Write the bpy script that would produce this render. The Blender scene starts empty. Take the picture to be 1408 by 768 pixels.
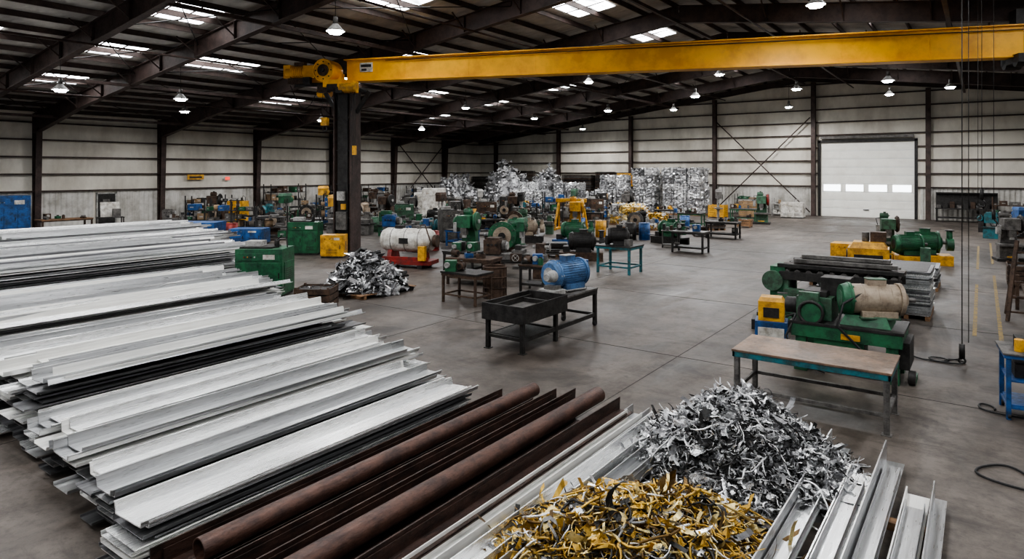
import bpy, math, random
from mathutils import Vector, Matrix, noise
R = random.Random(7)
H = 3.6
# ------------------------------------------------------------------ materials
MATS = {}
def nodes(name):
    m = bpy.data.materials.new(name); m.use_nodes = True
    nt = m.node_tree; b = nt.nodes['Principled BSDF']
    return m, nt, b
def paint(name, col, rough=0.5, metal=0.0, dirt=0.45, dcol=None, scale=3.0, stretch=(1,1,1), bump=0.15, grime=True):
    if name in MATS: return MATS[name]
    m, nt, b = nodes(name); N = nt.nodes; L = nt.links
    tc = N.new('ShaderNodeTexCoord'); mp = N.new('ShaderNodeMapping'); mp.inputs['Scale'].default_value = stretch
    L.new(tc.outputs['Object'], mp.inputs['Vector'])
    n1 = N.new('ShaderNodeTexNoise'); n1.inputs['Scale'].default_value = scale; n1.inputs['Detail'].default_value = 9; n1.inputs['Roughness'].default_value = .68
    L.new(mp.outputs[0], n1.inputs['Vector'])
    cr = N.new('ShaderNodeValToRGB'); cr.color_ramp.elements[0].position = .38; cr.color_ramp.elements[1].position = .58
    dc = dcol or tuple(c*(1-dirt)*0.8 for c in col)
    cr.color_ramp.elements[0].color = (*dc, 1); cr.color_ramp.elements[1].color = (*col, 1)
    L.new(n1.outputs['Fac'], cr.inputs['Fac']); out = cr.outputs[0]
    n2 = N.new('ShaderNodeTexNoise'); n2.inputs['Scale'].default_value = scale*9; n2.inputs['Detail'].default_value = 4
    L.new(mp.outputs[0], n2.inputs['Vector'])
    if grime:
        n3 = N.new('ShaderNodeTexNoise'); n3.inputs['Scale'].default_value = scale*2.7; n3.inputs['Detail'].default_value = 12; n3.inputs['Roughness'].default_value = .8
        L.new(mp.outputs[0], n3.inputs['Vector'])
        c3 = N.new('ShaderNodeValToRGB'); c3.color_ramp.elements[0].position=.36; c3.color_ramp.elements[1].position=.50
        c3.color_ramp.elements[0].color=(.32,.29,.27,1); c3.color_ramp.elements[1].color=(1,1,1,1)
        L.new(n3.outputs['Fac'], c3.inputs['Fac'])
        mx = N.new('ShaderNodeMixRGB'); mx.blend_type='MULTIPLY'; mx.inputs[0].default_value=.7
        L.new(out, mx.inputs[1]); L.new(c3.outputs[0], mx.inputs[2]); out = mx.outputs[0]
    L.new(out, b.inputs['Base Color'])
    mr = N.new('ShaderNodeMapRange'); mr.inputs['To Min'].default_value = max(.05, rough-.15); mr.inputs['To Max'].default_value = min(1, rough+.2)
    L.new(n2.outputs['Fac'], mr.inputs['Value']); L.new(mr.outputs[0], b.inputs['Roughness'])
    bp = N.new('ShaderNodeBump'); bp.inputs['Strength'].default_value = bump; bp.inputs['Distance'].default_value = .02
    L.new(n2.outputs['Fac'], bp.inputs['Height']); L.new(bp.outputs[0], b.inputs['Normal'])
    b.inputs['Metallic'].default_value = metal
    MATS[name] = m; return m
def emit(name, col, s):
    m, nt, b = nodes(name)
    b.inputs['Base Color'].default_value = (*col, 1)
    b.inputs['Emission Color'].default_value = (*col, 1); b.inputs['Emission Strength'].default_value = s
    MATS[name] = m; return m
ST=(6,.22,6)
ALU  = paint('aluminium_bright', (.95,.95,.94), .27, .80, .3, (.74,.745,.75), 2.2, ST, .05, grime=False)
ALU2 = paint('aluminium_mill', (.60,.605,.61), .30, .85, .4, (.40,.405,.41), 2.2, ST, .05, grime=False)
ALU3 = paint('aluminium_dull', (.22,.22,.225), .40, .75, .5, (.11,.11,.115), 2.2, ST, .05, grime=False)
ALUW = paint('aluminium_white', (.92,.915,.88), .34, .45, .3, (.70,.69,.66), 2.2, ST, .05, grime=False)
GAP  = paint('stack_gap_shade', (.03,.03,.032), .55, .4, .5, None, 3, ST)  # near-black colour standing in for shade in the stack gaps
RUST = paint('rusty_steel', (.066,.036,.028), .45, .4, .6, (.022,.014,.012), 4, (3,.8,3), .25)
RUSTP= paint('rusty_pipe', (.105,.054,.040), .42, .4, .6, (.045,.025,.021), 3, (3,1.2,3), .2)
BROWN= paint('brown_iron', (.10,.062,.042), .65, .3, .6, None, 4)
FRAME= paint('frame_steel', (.075,.049,.042), .6, .15, .4, None, 1.5)
DARK = paint('dark_iron', (.040,.037,.035), .5, .4, .5, None, 5)
GREY = paint('grey_steel', (.17,.16,.15), .5, .4, .5, None, 4)
LGREY= paint('light_grey_paint', (.42,.41,.39), .5, .1, .4, None, 4)
WHITE= paint('white_paint', (.70,.68,.63), .5, 0, .3, (.36,.33,.28), 3)
GREEN= paint('green_paint', (.022,.135,.058), .42, .1, .6, (.018,.06,.034), 3)
GREEN2=paint('green_paint_old', (.065,.16,.095), .5, .1, .6, (.04,.06,.04), 4)
YEL  = paint('yellow_paint', (.76,.40,.03), .42, .05, .5, (.36,.18,.03), 3)
CRANE= paint('crane_yellow', (.92,.46,.012), .42, .03, .3, (.68,.31,.015), .9, grime=False)
BLUE = paint('blue_paint', (.022,.10,.30), .42, .1, .5, (.015,.045,.11), 3)
BLUEM= paint('motor_blue', (.08,.18,.36), .4, .2, .4, (.05,.09,.17), 3)
TEAL = paint('teal_paint', (.018,.15,.18), .5, .1, .5, (.03,.06,.06), 4)
RED  = paint('red_paint', (.28,.02,.015), .5, .1, .5, (.10,.02,.015), 4)
ORANGE=paint('orange_paint', (.7,.22,.02), .5, .1, .4, None, 4)
WOOD = paint('wood_planks', (.27,.15,.075), .75, 0, .5, (.13,.075,.04), 2, (1,6,1))
CARD = paint('cardboard', (.32,.22,.13), .8, 0, .3, None, 2)
BEIGE= paint('beige_cast', (.40,.33,.25), .5, .25, .5, (.26,.20,.15), 2)
TOP  = paint('bench_top_worn', (.27,.175,.12), .38, .25, .5, (.12,.085,.065), 1.6)
RUBB = paint('black_rubber', (.012,.012,.012), .55, 0, .2, None, 6)
GOLD = paint('brass_scrap', (.66,.42,.08), .32, .7, .4, (.36,.21,.045), 9, grime=False)
GOLDL= paint('brass_light', (.84,.70,.34), .3, .7, .4, (.55,.40,.15), 9, grime=False)
GOLDD= paint('brass_dark', (.16,.095,.03), .4, .7, .4, (.06,.038,.018), 9, grime=False)
SCR1 = paint('scrap_silver', (.95,.95,.95), .24, .65, .4, (.62,.62,.63), 12, grime=False)
SCR2 = paint('scrap_grey', (.34,.34,.345), .34, .7, .5, (.14,.14,.145), 12, grime=False)
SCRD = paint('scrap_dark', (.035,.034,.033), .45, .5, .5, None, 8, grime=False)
BALE = paint('bale_silver', (.62,.62,.62), .42, .35, .4, (.26,.26,.265), 5)
LANE = paint('lane_paint', (.30,.20,.05), .7, 0, .5, (.13,.11,.08), 6)
JOINT= paint('joint_filler', (.045,.041,.038), .9, 0, .3, None, 6)
DOORW= paint('sectional_door_paint', (.93,.92,.85), .5, 0, .15, (.84,.82,.75), 1, grime=False)
WIN  = emit('door_glazing', (.9,.95,1.0), 5)
BULB = emit('lamp_glow', (.92,.97,1.0), 70.0)
EXITR= emit('exit_sign_red', (.9,.08,.05), 1.2)
def mat_sky():
    m, nt, b = nodes('skylight_polycarbonate'); N=nt.nodes; L=nt.links
    tc=N.new('ShaderNodeTexCoord'); mp=N.new('ShaderNodeMapping'); mp.inputs['Scale'].default_value=(1.5,.6,1)
    L.new(tc.outputs['Object'],mp.inputs['Vector'])
    n=N.new('ShaderNodeTexNoise'); n.inputs['Scale'].default_value=1.6; n.inputs['Detail'].default_value=6; L.new(mp.outputs[0],n.inputs['Vector'])
    mr=N.new('ShaderNodeMapRange'); mr.inputs['From Min'].default_value=.35; mr.inputs['From Max'].default_value=.65; mr.inputs['To Min'].default_value=3; mr.inputs['To Max'].default_value=18
    L.new(n.outputs['Fac'],mr.inputs['Value']); L.new(mr.outputs[0],b.inputs['Emission Strength'])
    b.inputs['Emission Color'].default_value=(.96,.98,1,1); b.inputs['Base Color'].default_value=(.5,.5,.5,1)
    return m
SKY=mat_sky()
def mat_floor():
    m, nt, b = nodes('concrete_floor'); N = nt.nodes; L = nt.links
    tc = N.new('ShaderNodeTexCoord')
    def ns(s, d, r=.6, st=None, dist=0):
        n = N.new('ShaderNodeTexNoise'); n.inputs['Scale'].default_value = s; n.inputs['Detail'].default_value = d; n.inputs['Roughness'].default_value = r; n.inputs['Distortion'].default_value=dist
        if st:
            mp=N.new('ShaderNodeMapping'); mp.inputs['Scale'].default_value=st; L.new(tc.outputs['Object'],mp.inputs['Vector']); L.new(mp.outputs[0],n.inputs['Vector'])
        else: L.new(tc.outputs['Object'], n.inputs['Vector'])
        return n
    def ramp(src,p0,p1,c0,c1):
        r=N.new('ShaderNodeValToRGB'); r.color_ramp.elements[0].position=p0; r.color_ramp.elements[1].position=p1
        r.color_ramp.elements[0].color=(*c0,1); r.color_ramp.elements[1].color=(*c1,1); L.new(src.outputs['Fac'],r.inputs['Fac']); return r
    def mul(a,c,f):
        mx=N.new('ShaderNodeMixRGB'); mx.blend_type='MULTIPLY'; mx.inputs[0].default_value=f; L.new(a.outputs[0],mx.inputs[1]); L.new(c.outputs[0],mx.inputs[2]); return mx
    a = ns(.16, 10, .65, None, .6); c = ns(1.4, 12, .75); e = ns(30, 4); g=ns(.5,10,.7,(1,.35,1),1.0); s_=ns(.33,7,.6,None,2.0); f_=ns(7,10,.8)
    t_=ns(.9,9,.7,(.25,1.6,1),1.5); k_=ns(.8,5,.5,None,.6)
    o = mul(ramp(a,.36,.64,(.072,.059,.050),(.165,.139,.119)), ramp(c,.40,.56,(.50,.48,.46),(1,1,1)),.9)
    o = mul(o, ramp(g,.42,.52,(.52,.50,.48),(1,1,1)),.75)
    o = mul(o, ramp(f_,.38,.50,(.55,.53,.51),(1,1,1)),.65)
    o = mul(o, ramp(t_,.38,.46,(.55,.53,.51),(1,1,1)),.6)
    o = mul(o, ramp(k_,.27,.31,(.30,.28,.27),(1,1,1)),.8)
    o = mul(o, ramp(s_,.34,.42,(.36,.34,.33),(1,1,1)),.8)
    L.new(o.outputs[0], b.inputs['Base Color'])
    mr = N.new('ShaderNodeMapRange'); mr.inputs['From Min'].default_value=.3; mr.inputs['From Max'].default_value=.7; mr.inputs['To Min'].default_value=.34; mr.inputs['To Max'].default_value=.75
    L.new(g.outputs['Fac'], mr.inputs['Value']); L.new(mr.outputs[0], b.inputs['Roughness'])
    bp = N.new('ShaderNodeBump'); bp.inputs['Strength'].default_value=.15; bp.inputs['Distance'].default_value=.01
    L.new(e.outputs['Fac'], bp.inputs['Height']); L.new(bp.outputs[0], b.inputs['Normal'])
    return m
FLOOR = mat_floor()
def mat_ribbed(name, col, col2, axis, freq, strength, rough=.7, metal=0):
    m, nt, b = nodes(name); N = nt.nodes; L = nt.links
    tc = N.new('ShaderNodeTexCoord')
    w = N.new('ShaderNodeTexWave'); w.bands_direction = axis; w.inputs['Scale'].default_value = freq
    L.new(tc.outputs['Object'], w.inputs['Vector'])
    n = N.new('ShaderNodeTexNoise'); n.inputs['Scale'].default_value=.5; n.inputs['Detail'].default_value=9; n.inputs['Roughness'].default_value=.65
    mp = N.new('ShaderNodeMapping'); mp.inputs['Scale'].default_value=(1,1,.5)
    L.new(tc.outputs['Object'], mp.inputs['Vector']); L.new(mp.outputs[0], n.inputs['Vector'])
    r = N.new('ShaderNodeValToRGB'); r.color_ramp.elements[0].position=.35; r.color_ramp.elements[1].position=.6
    r.color_ramp.elements[0].color=(*col2,1); r.color_ramp.elements[1].color=(*col,1)
    L.new(n.outputs['Fac'], r.inputs['Fac']); L.new(r.outputs[0], b.inputs['Base Color'])
    bp = N.new('ShaderNodeBump'); bp.inputs['Strength'].default_value=strength; bp.inputs['Distance'].default_value=.05
    L.new(w.outputs['Fac'], bp.inputs['Height']); L.new(bp.outputs[0], b.inputs['Normal'])
    b.inputs['Roughness'].default_value=rough; b.inputs['Metallic'].default_value=metal
    return m
WALLX = mat_ribbed('wall_insulation_side', (.76,.72,.63),(.52,.48,.41),'Y',.42,.35)
WALLY = mat_ribbed('wall_insulation_gable', (.76,.72,.63),(.52,.48,.41),'X',.42,.35)
ROOF  = mat_ribbed('roof_deck', (.55,.52,.48),(.28,.265,.25),'Y',.8,.5)
CORR  = paint('corrugated_galvanised', (.62,.60,.56), .5, .2, .4, (.38,.36,.32), 1, grime=False)

# ------------------------------------------------------------------ builder
class B:
    def __init__(s): s.v=[]; s.f=[]; s.mi=[]; s.sm=[]; s.mats=[]; s.M=Matrix()
    def m(s, mat):
        if mat not in s.mats: s.mats.append(mat)
        return s.mats.index(mat)
    def add(s, vs, fs, mat, smooth=False):
        o=len(s.v); M=s.M
        s.v.extend([tuple(M @ Vector(p)) for p in vs]); k=s.m(mat)
        for f in fs: s.f.append([o+i for i in f]); s.mi.append(k); s.sm.append(smooth)
    def box(s, x,y,z,sx,sy,sz,mat,rz=0,rx=0,ry=0):
        """centre x,y ; z = bottom"""
        T = Matrix.Translation((x,y,z+sz/2)) @ Matrix.Rotation(rz,4,'Z') @ Matrix.Rotation(rx,4,'X') @ Matrix.Rotation(ry,4,'Y')
        a,b_,c = sx/2,sy/2,sz/2
        vs=[T@Vector(p) for p in [(-a,-b_,-c),(a,-b_,-c),(a,b_,-c),(-a,b_,-c),(-a,-b_,c),(a,-b_,c),(a,b_,c),(-a,b_,c)]]
        s.add(vs,[(0,3,2,1),(4,5,6,7),(0,1,5,4),(1,2,6,5),(2,3,7,6),(3,0,4,7)],mat)
    def hexa(s, vs, mat): s.add(vs,[(0,3,2,1),(4,5,6,7),(0,1,5,4),(1,2,6,5),(2,3,7,6),(3,0,4,7)],mat)
    def wedge(s, x,y,z,sx,sy,sz,tx,ty,mat,ox=0,oy=0):
        a,b_=sx/2,sy/2; c,d=a*tx,b_*ty
        s.hexa([(x-a,y-b_,z),(x+a,y-b_,z),(x+a,y+b_,z),(x-a,y+b_,z),(x-c+ox,y-d+oy,z+sz),(x+c+ox,y-d+oy,z+sz),(x+c+ox,y+d+oy,z+sz),(x-c+ox,y+d+oy,z+sz)],mat)
    def beam(s, p0,p1,w,h,mat,h1=None,up=(0,0,1)):
        p0=Vector(p0);p1=Vector(p1);d=(p1-p0).normalized();side=d.cross(Vector(up))
        if side.length<1e-4: side=d.cross(Vector((1,0,0)))
        side.normalize();u=side.cross(d).normalized(); h1=h if h1 is None else h1
        a=side*w/2
        vs=[p0-a-u*h/2,p0+a-u*h/2,p1+a-u*h1/2,p1-a-u*h1/2,p0-a+u*h/2,p0+a+u*h/2,p1+a+u*h1/2,p1-a+u*h1/2]
        s.hexa(vs,mat)
    def cyl(s,p0,p1,r0,mat,r1=None,seg=20,smooth=True,caps=True):
        r1=r0 if r1 is None else r1
        p0=Vector(p0);p1=Vector(p1);d=(p1-p0).normalized()
        a=d.orthogonal().normalized();b_=d.cross(a)
        vs=[];fs=[]
        for i in range(seg):
            t=2*math.pi*i/seg;q=a*math.cos(t)+b_*math.sin(t)
            vs.append(p0+q*r0);vs.append(p1+q*r1)
        for i in range(seg):
            j=(i+1)%seg;fs.append((2*i,2*j,2*j+1,2*i+1))
        s.add(vs,fs,mat,smooth)
        if caps:
            o=len(s.v)-len(vs);k=s.m(mat)
            s.f.append([o+2*i for i in range(seg)][::-1]);s.mi.append(k);s.sm.append(False)
            s.f.append([o+2*i+1 for i in range(seg)]);s.mi.append(k);s.sm.append(False)
    def pipe(s,p0,p1,r,ri,mat,seg=24):
        s.cyl(p0,p1,r,mat,seg=seg,caps=False); s.cyl(p1,p0,ri,mat,seg=seg,caps=False)
        for p,q in ((p0,p1),(p1,p0)):
            p=Vector(p);q=Vector(q);d=(q-p).normalized();a=d.orthogonal().normalized();b_=d.cross(a)
            vs=[];fs=[]
            for i in range(seg):
                t=2*math.pi*i/seg;w=a*math.cos(t)+b_*math.sin(t);vs+= [p+w*ri,p+w*r]
            for i in range(seg):
                j=(i+1)%seg;fs.append((2*i,2*i+1,2*j+1,2*j))
            s.add(vs,fs,mat)
    def tube(s,pts,r,mat,seg=8):
        pts=[Vector(p) for p in pts];vs=[];fs=[];n=len(pts);a=None
        for i,p in enumerate(pts):
            d=(pts[min(i+1,n-1)]-pts[max(i-1,0)])
            if d.length<1e-6: d=Vector((0,0,1))
            d.normalize()
            if a is None: a=d.orthogonal().normalized()
            a=(a-d*a.dot(d)); 
            if a.length<1e-4: a=d.orthogonal()
            a.normalize();b_=d.cross(a)
            for k in range(seg):
                t=2*math.pi*k/seg;vs.append(p+(a*math.cos(t)+b_*math.sin(t))*r)
        for i in range(n-1):
            for k in range(seg):
                k2=(k+1)%seg;fs.append((i*seg+k,i*seg+k2,(i+1)*seg+k2,(i+1)*seg+k))
        fs.append(tuple(range(seg))[::-1]);fs.append(tuple((n-1)*seg+k for k in range(seg)))
        s.add(vs,fs,mat,True)
    def torus(s,c,Rr,r,axis,mat,seg=28,sg=8):
        c=Vector(c);ax=Vector(axis).normalized();a=ax.orthogonal().normalized();b_=ax.cross(a);vs=[];fs=[]
        for i in range(seg):
            t=2*math.pi*i/seg;q=a*math.cos(t)+b_*math.sin(t)
            for k in range(sg):
                u=2*math.pi*k/sg;vs.append(c+q*(Rr+r*math.cos(u))+ax*r*math.sin(u))
        for i in range(seg):
            for k in range(sg):
                i2=(i+1)%seg;k2=(k+1)%sg;fs.append((i*sg+k,i2*sg+k,i2*sg+k2,i*sg+k2))
        s.add(vs,fs,mat,True)
    def wheel(s,c,Rr,axis,mat,spokes=5,r=.02):
        s.torus(c,Rr,r,axis,mat);c=Vector(c);ax=Vector(axis).normalized();a=ax.orthogonal().normalized();b_=ax.cross(a)
        s.cyl(c-ax*r*1.5,c+ax*r*1.5,Rr*.18,mat,seg=12)
        for i in range(spokes):
            t=2*math.pi*i/spokes;s.beam(c,c+(a*math.cos(t)+b_*math.sin(t))*Rr,r*1.3,r*1.3,mat,up=tuple(ax))
    def extr(s,prof,x,z,y0,y1,mat,dx=0,dz=0,sag=0,n=5,tilt=0,smooth=False):
        vs=[];fs=[];m=len(prof);ct,st=math.cos(tilt),math.sin(tilt)
        for i in range(n+1):
            t=i/n;y=y0+(y1-y0)*t;ox=dx*t;oz=dz*t-sag*math.sin(math.pi*t)
            for (px,pz) in prof: vs.append((x+px*ct-pz*st+ox,y,z+px*st+pz*ct+oz))
        for i in range(n):
            for k in range(m):
                k2=(k+1)%m;fs.append((i*m+k,i*m+k2,(i+1)*m+k2,(i+1)*m+k))
        fs.append(tuple(range(m))[::-1]);fs.append(tuple(n*m+k for k in range(m)))
        s.add(vs,fs,mat,smooth)
    def done(s,name,loc=(0,0,0),rz=0,bevel=0,scale=1):
        me=bpy.data.meshes.new(name);me.from_pydata(s.v,[],s.f)
        for m in s.mats: me.materials.append(m)
        me.polygons.foreach_set('material_index',s.mi);me.polygons.foreach_set('use_smooth',s.sm);me.update()
        o=bpy.data.objects.new(name,me);bpy.context.collection.objects.link(o)
        o.location=loc;o.rotation_euler=(0,0,rz);o.scale=(scale,)*3
        if bevel:
            md=o.modifiers.new('bev','BEVEL');md.width=bevel;md.segments=2;md.limit_method='ANGLE';md.angle_limit=math.radians(50)
        return o

# ------------------------------------------------------------------ shell
XL,XR,YF,YB=-45.5,22.5,-14.0,57.3
EAVE=7.2;SL=.128;XRG=-11.5
def rz_(x): return EAVE+SL*((x-XL) if x<XRG else (XR-x))
FRAMES=[-13.8,-6.6,.6,11.0,15.0,22.2,29.4,36.6,43.8,51.0]
b=B();b.box((XL+XR)/2,(YF+YB)/2,-.2,XR-XL+1,YB-YF+1,.2,FLOOR);b.done('floor')
b=B()
for x in [-40.5,-34.5,-28.5,-22.5,-16.5,-10.5,-4.8,1.5,7.5]: b.box(x,(YF+YB)/2,0,.015,YB-YF-.2,.003,JOINT)
for y in [-6,0,6,12.2,18,24,30,36,42,48,54]: b.box((XL+XR)/2,y,0,XR-XL-.2,.015,.004,JOINT)
b.done('floor_expansion_joints')
b=B()
b.box(-.13,21.5,0,.08,8,.005,LANE);b.box(.34,22.5,0,.08,11,.005,LANE)
b.box(-.13,34,0,.08,9,.005,LANE);b.box(.34,36,0,.08,9,.005,LANE)
b.done('floor_lane_marking')
def corr(b,fixed,a0,a1,axis,z0,z1,inward,mat):
    st=.15;n=int((a1-a0)/st);vs=[];fs=[]
    for i in range(n*2+1):
        a=a0+i*st/2;d=.035 if (i//1)%4 in (1,2) else 0
        for z in (z0,z1): vs.append((fixed+inward*d,a,z) if axis=='y' else (a,fixed+inward*d,z))
    for i in range(n*2): fs.append((2*i,2*i+2,2*i+3,2*i+1))
    b.add(vs,fs,mat)
b=B();b.box(XL-.15,(YF+YB)/2,0,.3,YB-YF,EAVE+.05,WALLX);corr(b,XL+.02,YF,18.2,'y',0.0,2.35,1,CORR);corr(b,XL+.02,19.5,YB,'y',0.0,2.35,1,CORR);b.done('wall_left')
b=B();b.box(XR+.15,(YF+YB)/2,0,.3,YB-YF,EAVE+.05,WALLX);b.done('wall_right')
b=B()
DX0,DX1,DH=-10.5,-4.1,5.85
def gseg(x0,x1,z0):
    b.hexa([(x0,YB,z0),(x1,YB,z0),(x1,YB+.3,z0),(x0,YB+.3,z0),(x0,YB,rz_(x0)),(x1,YB,rz_(x1)),(x1,YB+.3,rz_(x1)),(x0,YB+.3,rz_(x0))],WALLY)
gseg(XL,XRG,0);gseg(XRG,DX0,0);gseg(DX0,DX1,DH);gseg(DX1,XR,0)
corr(b,YB-.02,XL,DX0-.4,'x',0,2.35,-1,CORR);corr(b,YB-.02,DX1+.4,XR,'x',0,2.35,-1,CORR)
b.done('wall_back')
b=B()
for xa,xb in((XL-.3,XRG),(XRG,XR+.3)):
    za,zb=rz_(max(xa,XL)),rz_(min(xb,XR))
    b.hexa([(xa,YF,za),(xb,YF,zb),(xb,YB+.3,zb),(xa,YB+.3,za),(xa,YF,za+.15),(xb,YF,zb+.15),(xb,YB+.3,zb+.15),(xa,YB+.3,za+.15)],ROOF)
b.done('ceiling')
SKX=[-37.2,-31.2,-25.2,-19.2,-14.7,-4.2,3.3,12.3];SKY_Y=[(-11,-7.6),(-4.5,-.9),(3,9),(11.6,14.4),(16.6,20.0),(24,27.4),(31.2,34.8),(38.4,42),(45.6,49.2)]
b=B();P=1.5
px=[XL+.75+P*i for i in range(46)]
for i,(y0,y1) in enumerate(SKY_Y):
    for j,x in enumerate(SKX):
        if (i*3+j*5)%6==0 and y0>10: continue
        if x==-25.2 and i%2==0: continue
        c=min(px,key=lambda q:abs(q-x))
        for s_ in(-1,1):
            xa=c+s_*.08;xb=c+s_*(.98)
            if xa>xb: xa,xb=xb,xa
            za,zb=rz_(xa)-.03,rz_(xb)-.03
            b.add([(xa,y0,za),(xb,y0,zb),(xb,y1,zb),(xa,y1,za)],[(0,1,2,3)],SKY)
            for k in (1,2): 
                yy=y0+(y1-y0)*k/3;b.beam((xa,yy,za-.02),(xb,yy,zb-.02),.06,.03,FRAME)
b.done('skylight_panels')
b=B()
for x in px: 
    z=rz_(x);b.box(x,(YF+YB)/2,z-.24,.07,YB-YF,.22,FRAME)
b.done('roof_purlins')
def ibeam(b,p0,p1,d0,d1,fw,mat,off=-1):
    p0=Vector(p0);p1=Vector(p1)
    q0=p0+Vector((0,0,-d0/2));q1=p1+Vector((0,0,-d1/2))
    b.beam(q0,q1,.03,d0,mat,h1=d1)
    b.beam(p0-Vector((0,0,.015)),p1-Vector((0,0,.015)),fw,.03,mat)
    b.beam(p0-Vector((0,0,d0)),p1-Vector((0,0,d1)),fw,.035,mat)
for y in FRAMES:
    b=B();xl=XL+.05;xr=XR-.05;o=.24
    for xw,sg in((xl,1),(xr,-1)):
        b.beam((xw+sg*.18,y,0),(xw+sg*.3,y,EAVE-.3),.025,.34,FRAME,h1=.6,up=(1,0,0))
        b.box(xw+sg*.02,y,0,.03,.32,EAVE-.28,FRAME)
        b.beam((xw+sg*.36,y,0),(xw+sg*.62,y,EAVE-1.0),.32,.03,FRAME,up=(1,0,0))
        b.box(xw+sg*.2,y,0,.5,.42,.03,FRAME)
    for s_,xe in((1,xl),(-1,xr)):
        za=rz_(xe)-o;xm=xe+s_*7;zm=rz_(xm)-o
        ibeam(b,(xe,y,za),(xm,y,zm),1.15,.78,.30,FRAME)
        ibeam(b,(xm,y,zm),(XRG,y,rz_(XRG)-o),.78,.78,.30,FRAME)
        x=xe+s_*3
        while abs(x-XRG)>2:
            z=rz_(x)-o;b.box(x,y,z-.76,.02,.28,.76,FRAME)
            b.beam((x,y,z-.72),(x,y+.9,z-.02),.05,.05,FRAME);b.beam((x,y,z-.72),(x,y-.9,z-.02),.05,.05,FRAME)
            x+=s_*3
    b.done('steel_portal_frame')
b=B()
for x in (-42,-33.4,-22,-11.5,-1,10): 
    b.box(x,(11+YB)/2-.6,rz_(x)-1.1,.14,YB-11-1.2,.14,FRAME)
for (ya,yb) in((11,15),(15,22.2),(36.6,43.8)):
    for k in range(6):
        xa=XL+1+k*5.7;xb=xa+5.7
        b.cyl((xa,ya,rz_(xa)-.5),(xb,yb,rz_(xb)-.5),.022,DARK,seg=6);b.cyl((xa,yb,rz_(xa)-.5),(xb,ya,rz_(xb)-.5),.022,DARK,seg=6)
b.done('roof_bracing')
b=B()
for x in(-36,-27.4,-17.8,-8):
    b.cyl((x,4,rz_(x)-1.12),(x,YB-1.3,rz_(x)-1.12),.045,RUST,seg=10)
b.done('sprinkler_pipes')
b=B();z=2.35
while z<6.6: b.box(XL+.13,(YF+YB)/2,z,.18,YB-YF-.1,.09,FRAME);z+=1.02
b.done('girts_side_wall')
b=B();z=2.35
while z<10.6:
    xa=XL if z<6.9 else XL+(z+.4-EAVE)/SL; xb=XR if z<6.9 else XR-(z+.4-EAVE)/SL
    if z<5.9: 
        b.box((xa+DX0-.2)/2,YB-.13,z,DX0-.2-xa,.18,.09,FRAME);b.box((xb+DX1+.2)/2,YB-.13,z,xb-DX1-.2,.18,.09,FRAME)
    else: b.box((xa+xb)/2,YB-.13,z,xb-xa,.18,.09,FRAME)
    z+=1.02
b.done('girts_gable_wall')
for x in(-43,-35,-27,-19,-11,-3.2,5,13):
    b=B();h=rz_(x)-.78
    b.box(x,YB-.4,0,.03,.3,h,FRAME);b.box(x,YB-.25,0,.32,.03,h,FRAME);b.box(x,YB-.57,0,.32,.03,h,FRAME);b.box(x,YB-.4,0,.4,.44,.03,FRAME)
    b.done('gable_wall_column')
b=B()
for xe,s_ in((XL+.1,1),(XR-.1,-1)): ibeam(b,(xe,YB-.4,rz_(xe)-.25),(XRG,YB-.4,rz_(XRG)-.25),.45,.45,.25,FRAME)
b.done('gable_rafter')
b=B()
def xbr(p,q,r_,s_): b.cyl(p,q,.05,FRAME,seg=6);b.cyl(r_,s_,.05,FRAME,seg=6)
xbr((-18.8,YB-.7,.3),(-11.2,YB-.7,7.9),(-18.8,YB-.7,7.9),(-11.2,YB-.7,.3))
xbr((XL+.5,44,.3),(XL+.5,50.8,6.4),(XL+.5,44,6.4),(XL+.5,50.8,.3))
b.done('cross_bracing_rods')
b=B();n=9;ph=DH/n
for i in range(n):
    b.box((DX0+DX1)/2,YB+.08,i*ph+.01,DX1-DX0-.04,.08,ph-.02,DOORW)
    for k in range(4):
        cx=DX0+(k+.5)*(DX1-DX0)/4
        if i!=3: b.box(cx,YB+.03,i*ph+.1,(DX1-DX0)/4-.18,.02,ph-.2,DOORW)
for k in range(4):
    cx=DX0+(k+.5)*(DX1-DX0)/4
    b.box(cx,YB+.02,3*ph+.08,(DX1-DX0)/4-.35,.03,ph-.16,WIN)
    for dx in (-1,1): b.box(cx+dx*((DX1-DX0)/8-.16),YB+.02,3*ph+.04,.05,.05,ph-.08,DOORW)
b.box((DX0+DX1)/2,YB-.02,.55,.4,.05,.06,DARK)
b.done('door_1')
b=B()
b.box(DX0-.12,YB-.03,0,.2,.14,DH+.15,DARK);b.box(DX1+.12,YB-.03,0,.2,.14,DH+.15,DARK);b.box((DX0+DX1)/2,YB-.03,DH,DX1-DX0+.44,.14,.22,DARK)
b.box((DX0+DX1)/2,YB-.2,DH+.3,DX1-DX0,.2,.2,GREY)
b.done('trim_1')
b=B();b.box(XL+.05,18.85,0,.08,1.0,2.15,DARK);b.box(XL+.07,18.3,0,.14,.08,2.25,LGREY);b.box(XL+.07,19.4,0,.14,.08,2.25,LGREY);b.box(XL+.07,18.85,2.15,.14,1.18,.08,LGREY)
b.cyl((XL+.13,19.2,1.0),(XL+.13,19.05,1.0),.02,LGREY,seg=8);b.box(XL+.1,18.85,1.3,.02,.4,.5,GREY);b.done('door_2')
b=B();b.box(XL+.26,24.6,3.0,.04,1.2,.35,YEL);b.box(XL+.27,24.6,3.1,.05,.9,.12,DARK);b.done('warning_sign')
b=B();b.box(XL+.26,27,2.95,.06,.35,.22,EXITR);b.box(XL+.25,27,2.93,.05,.4,.26,WHITE);b.done('exit_sign')

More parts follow.
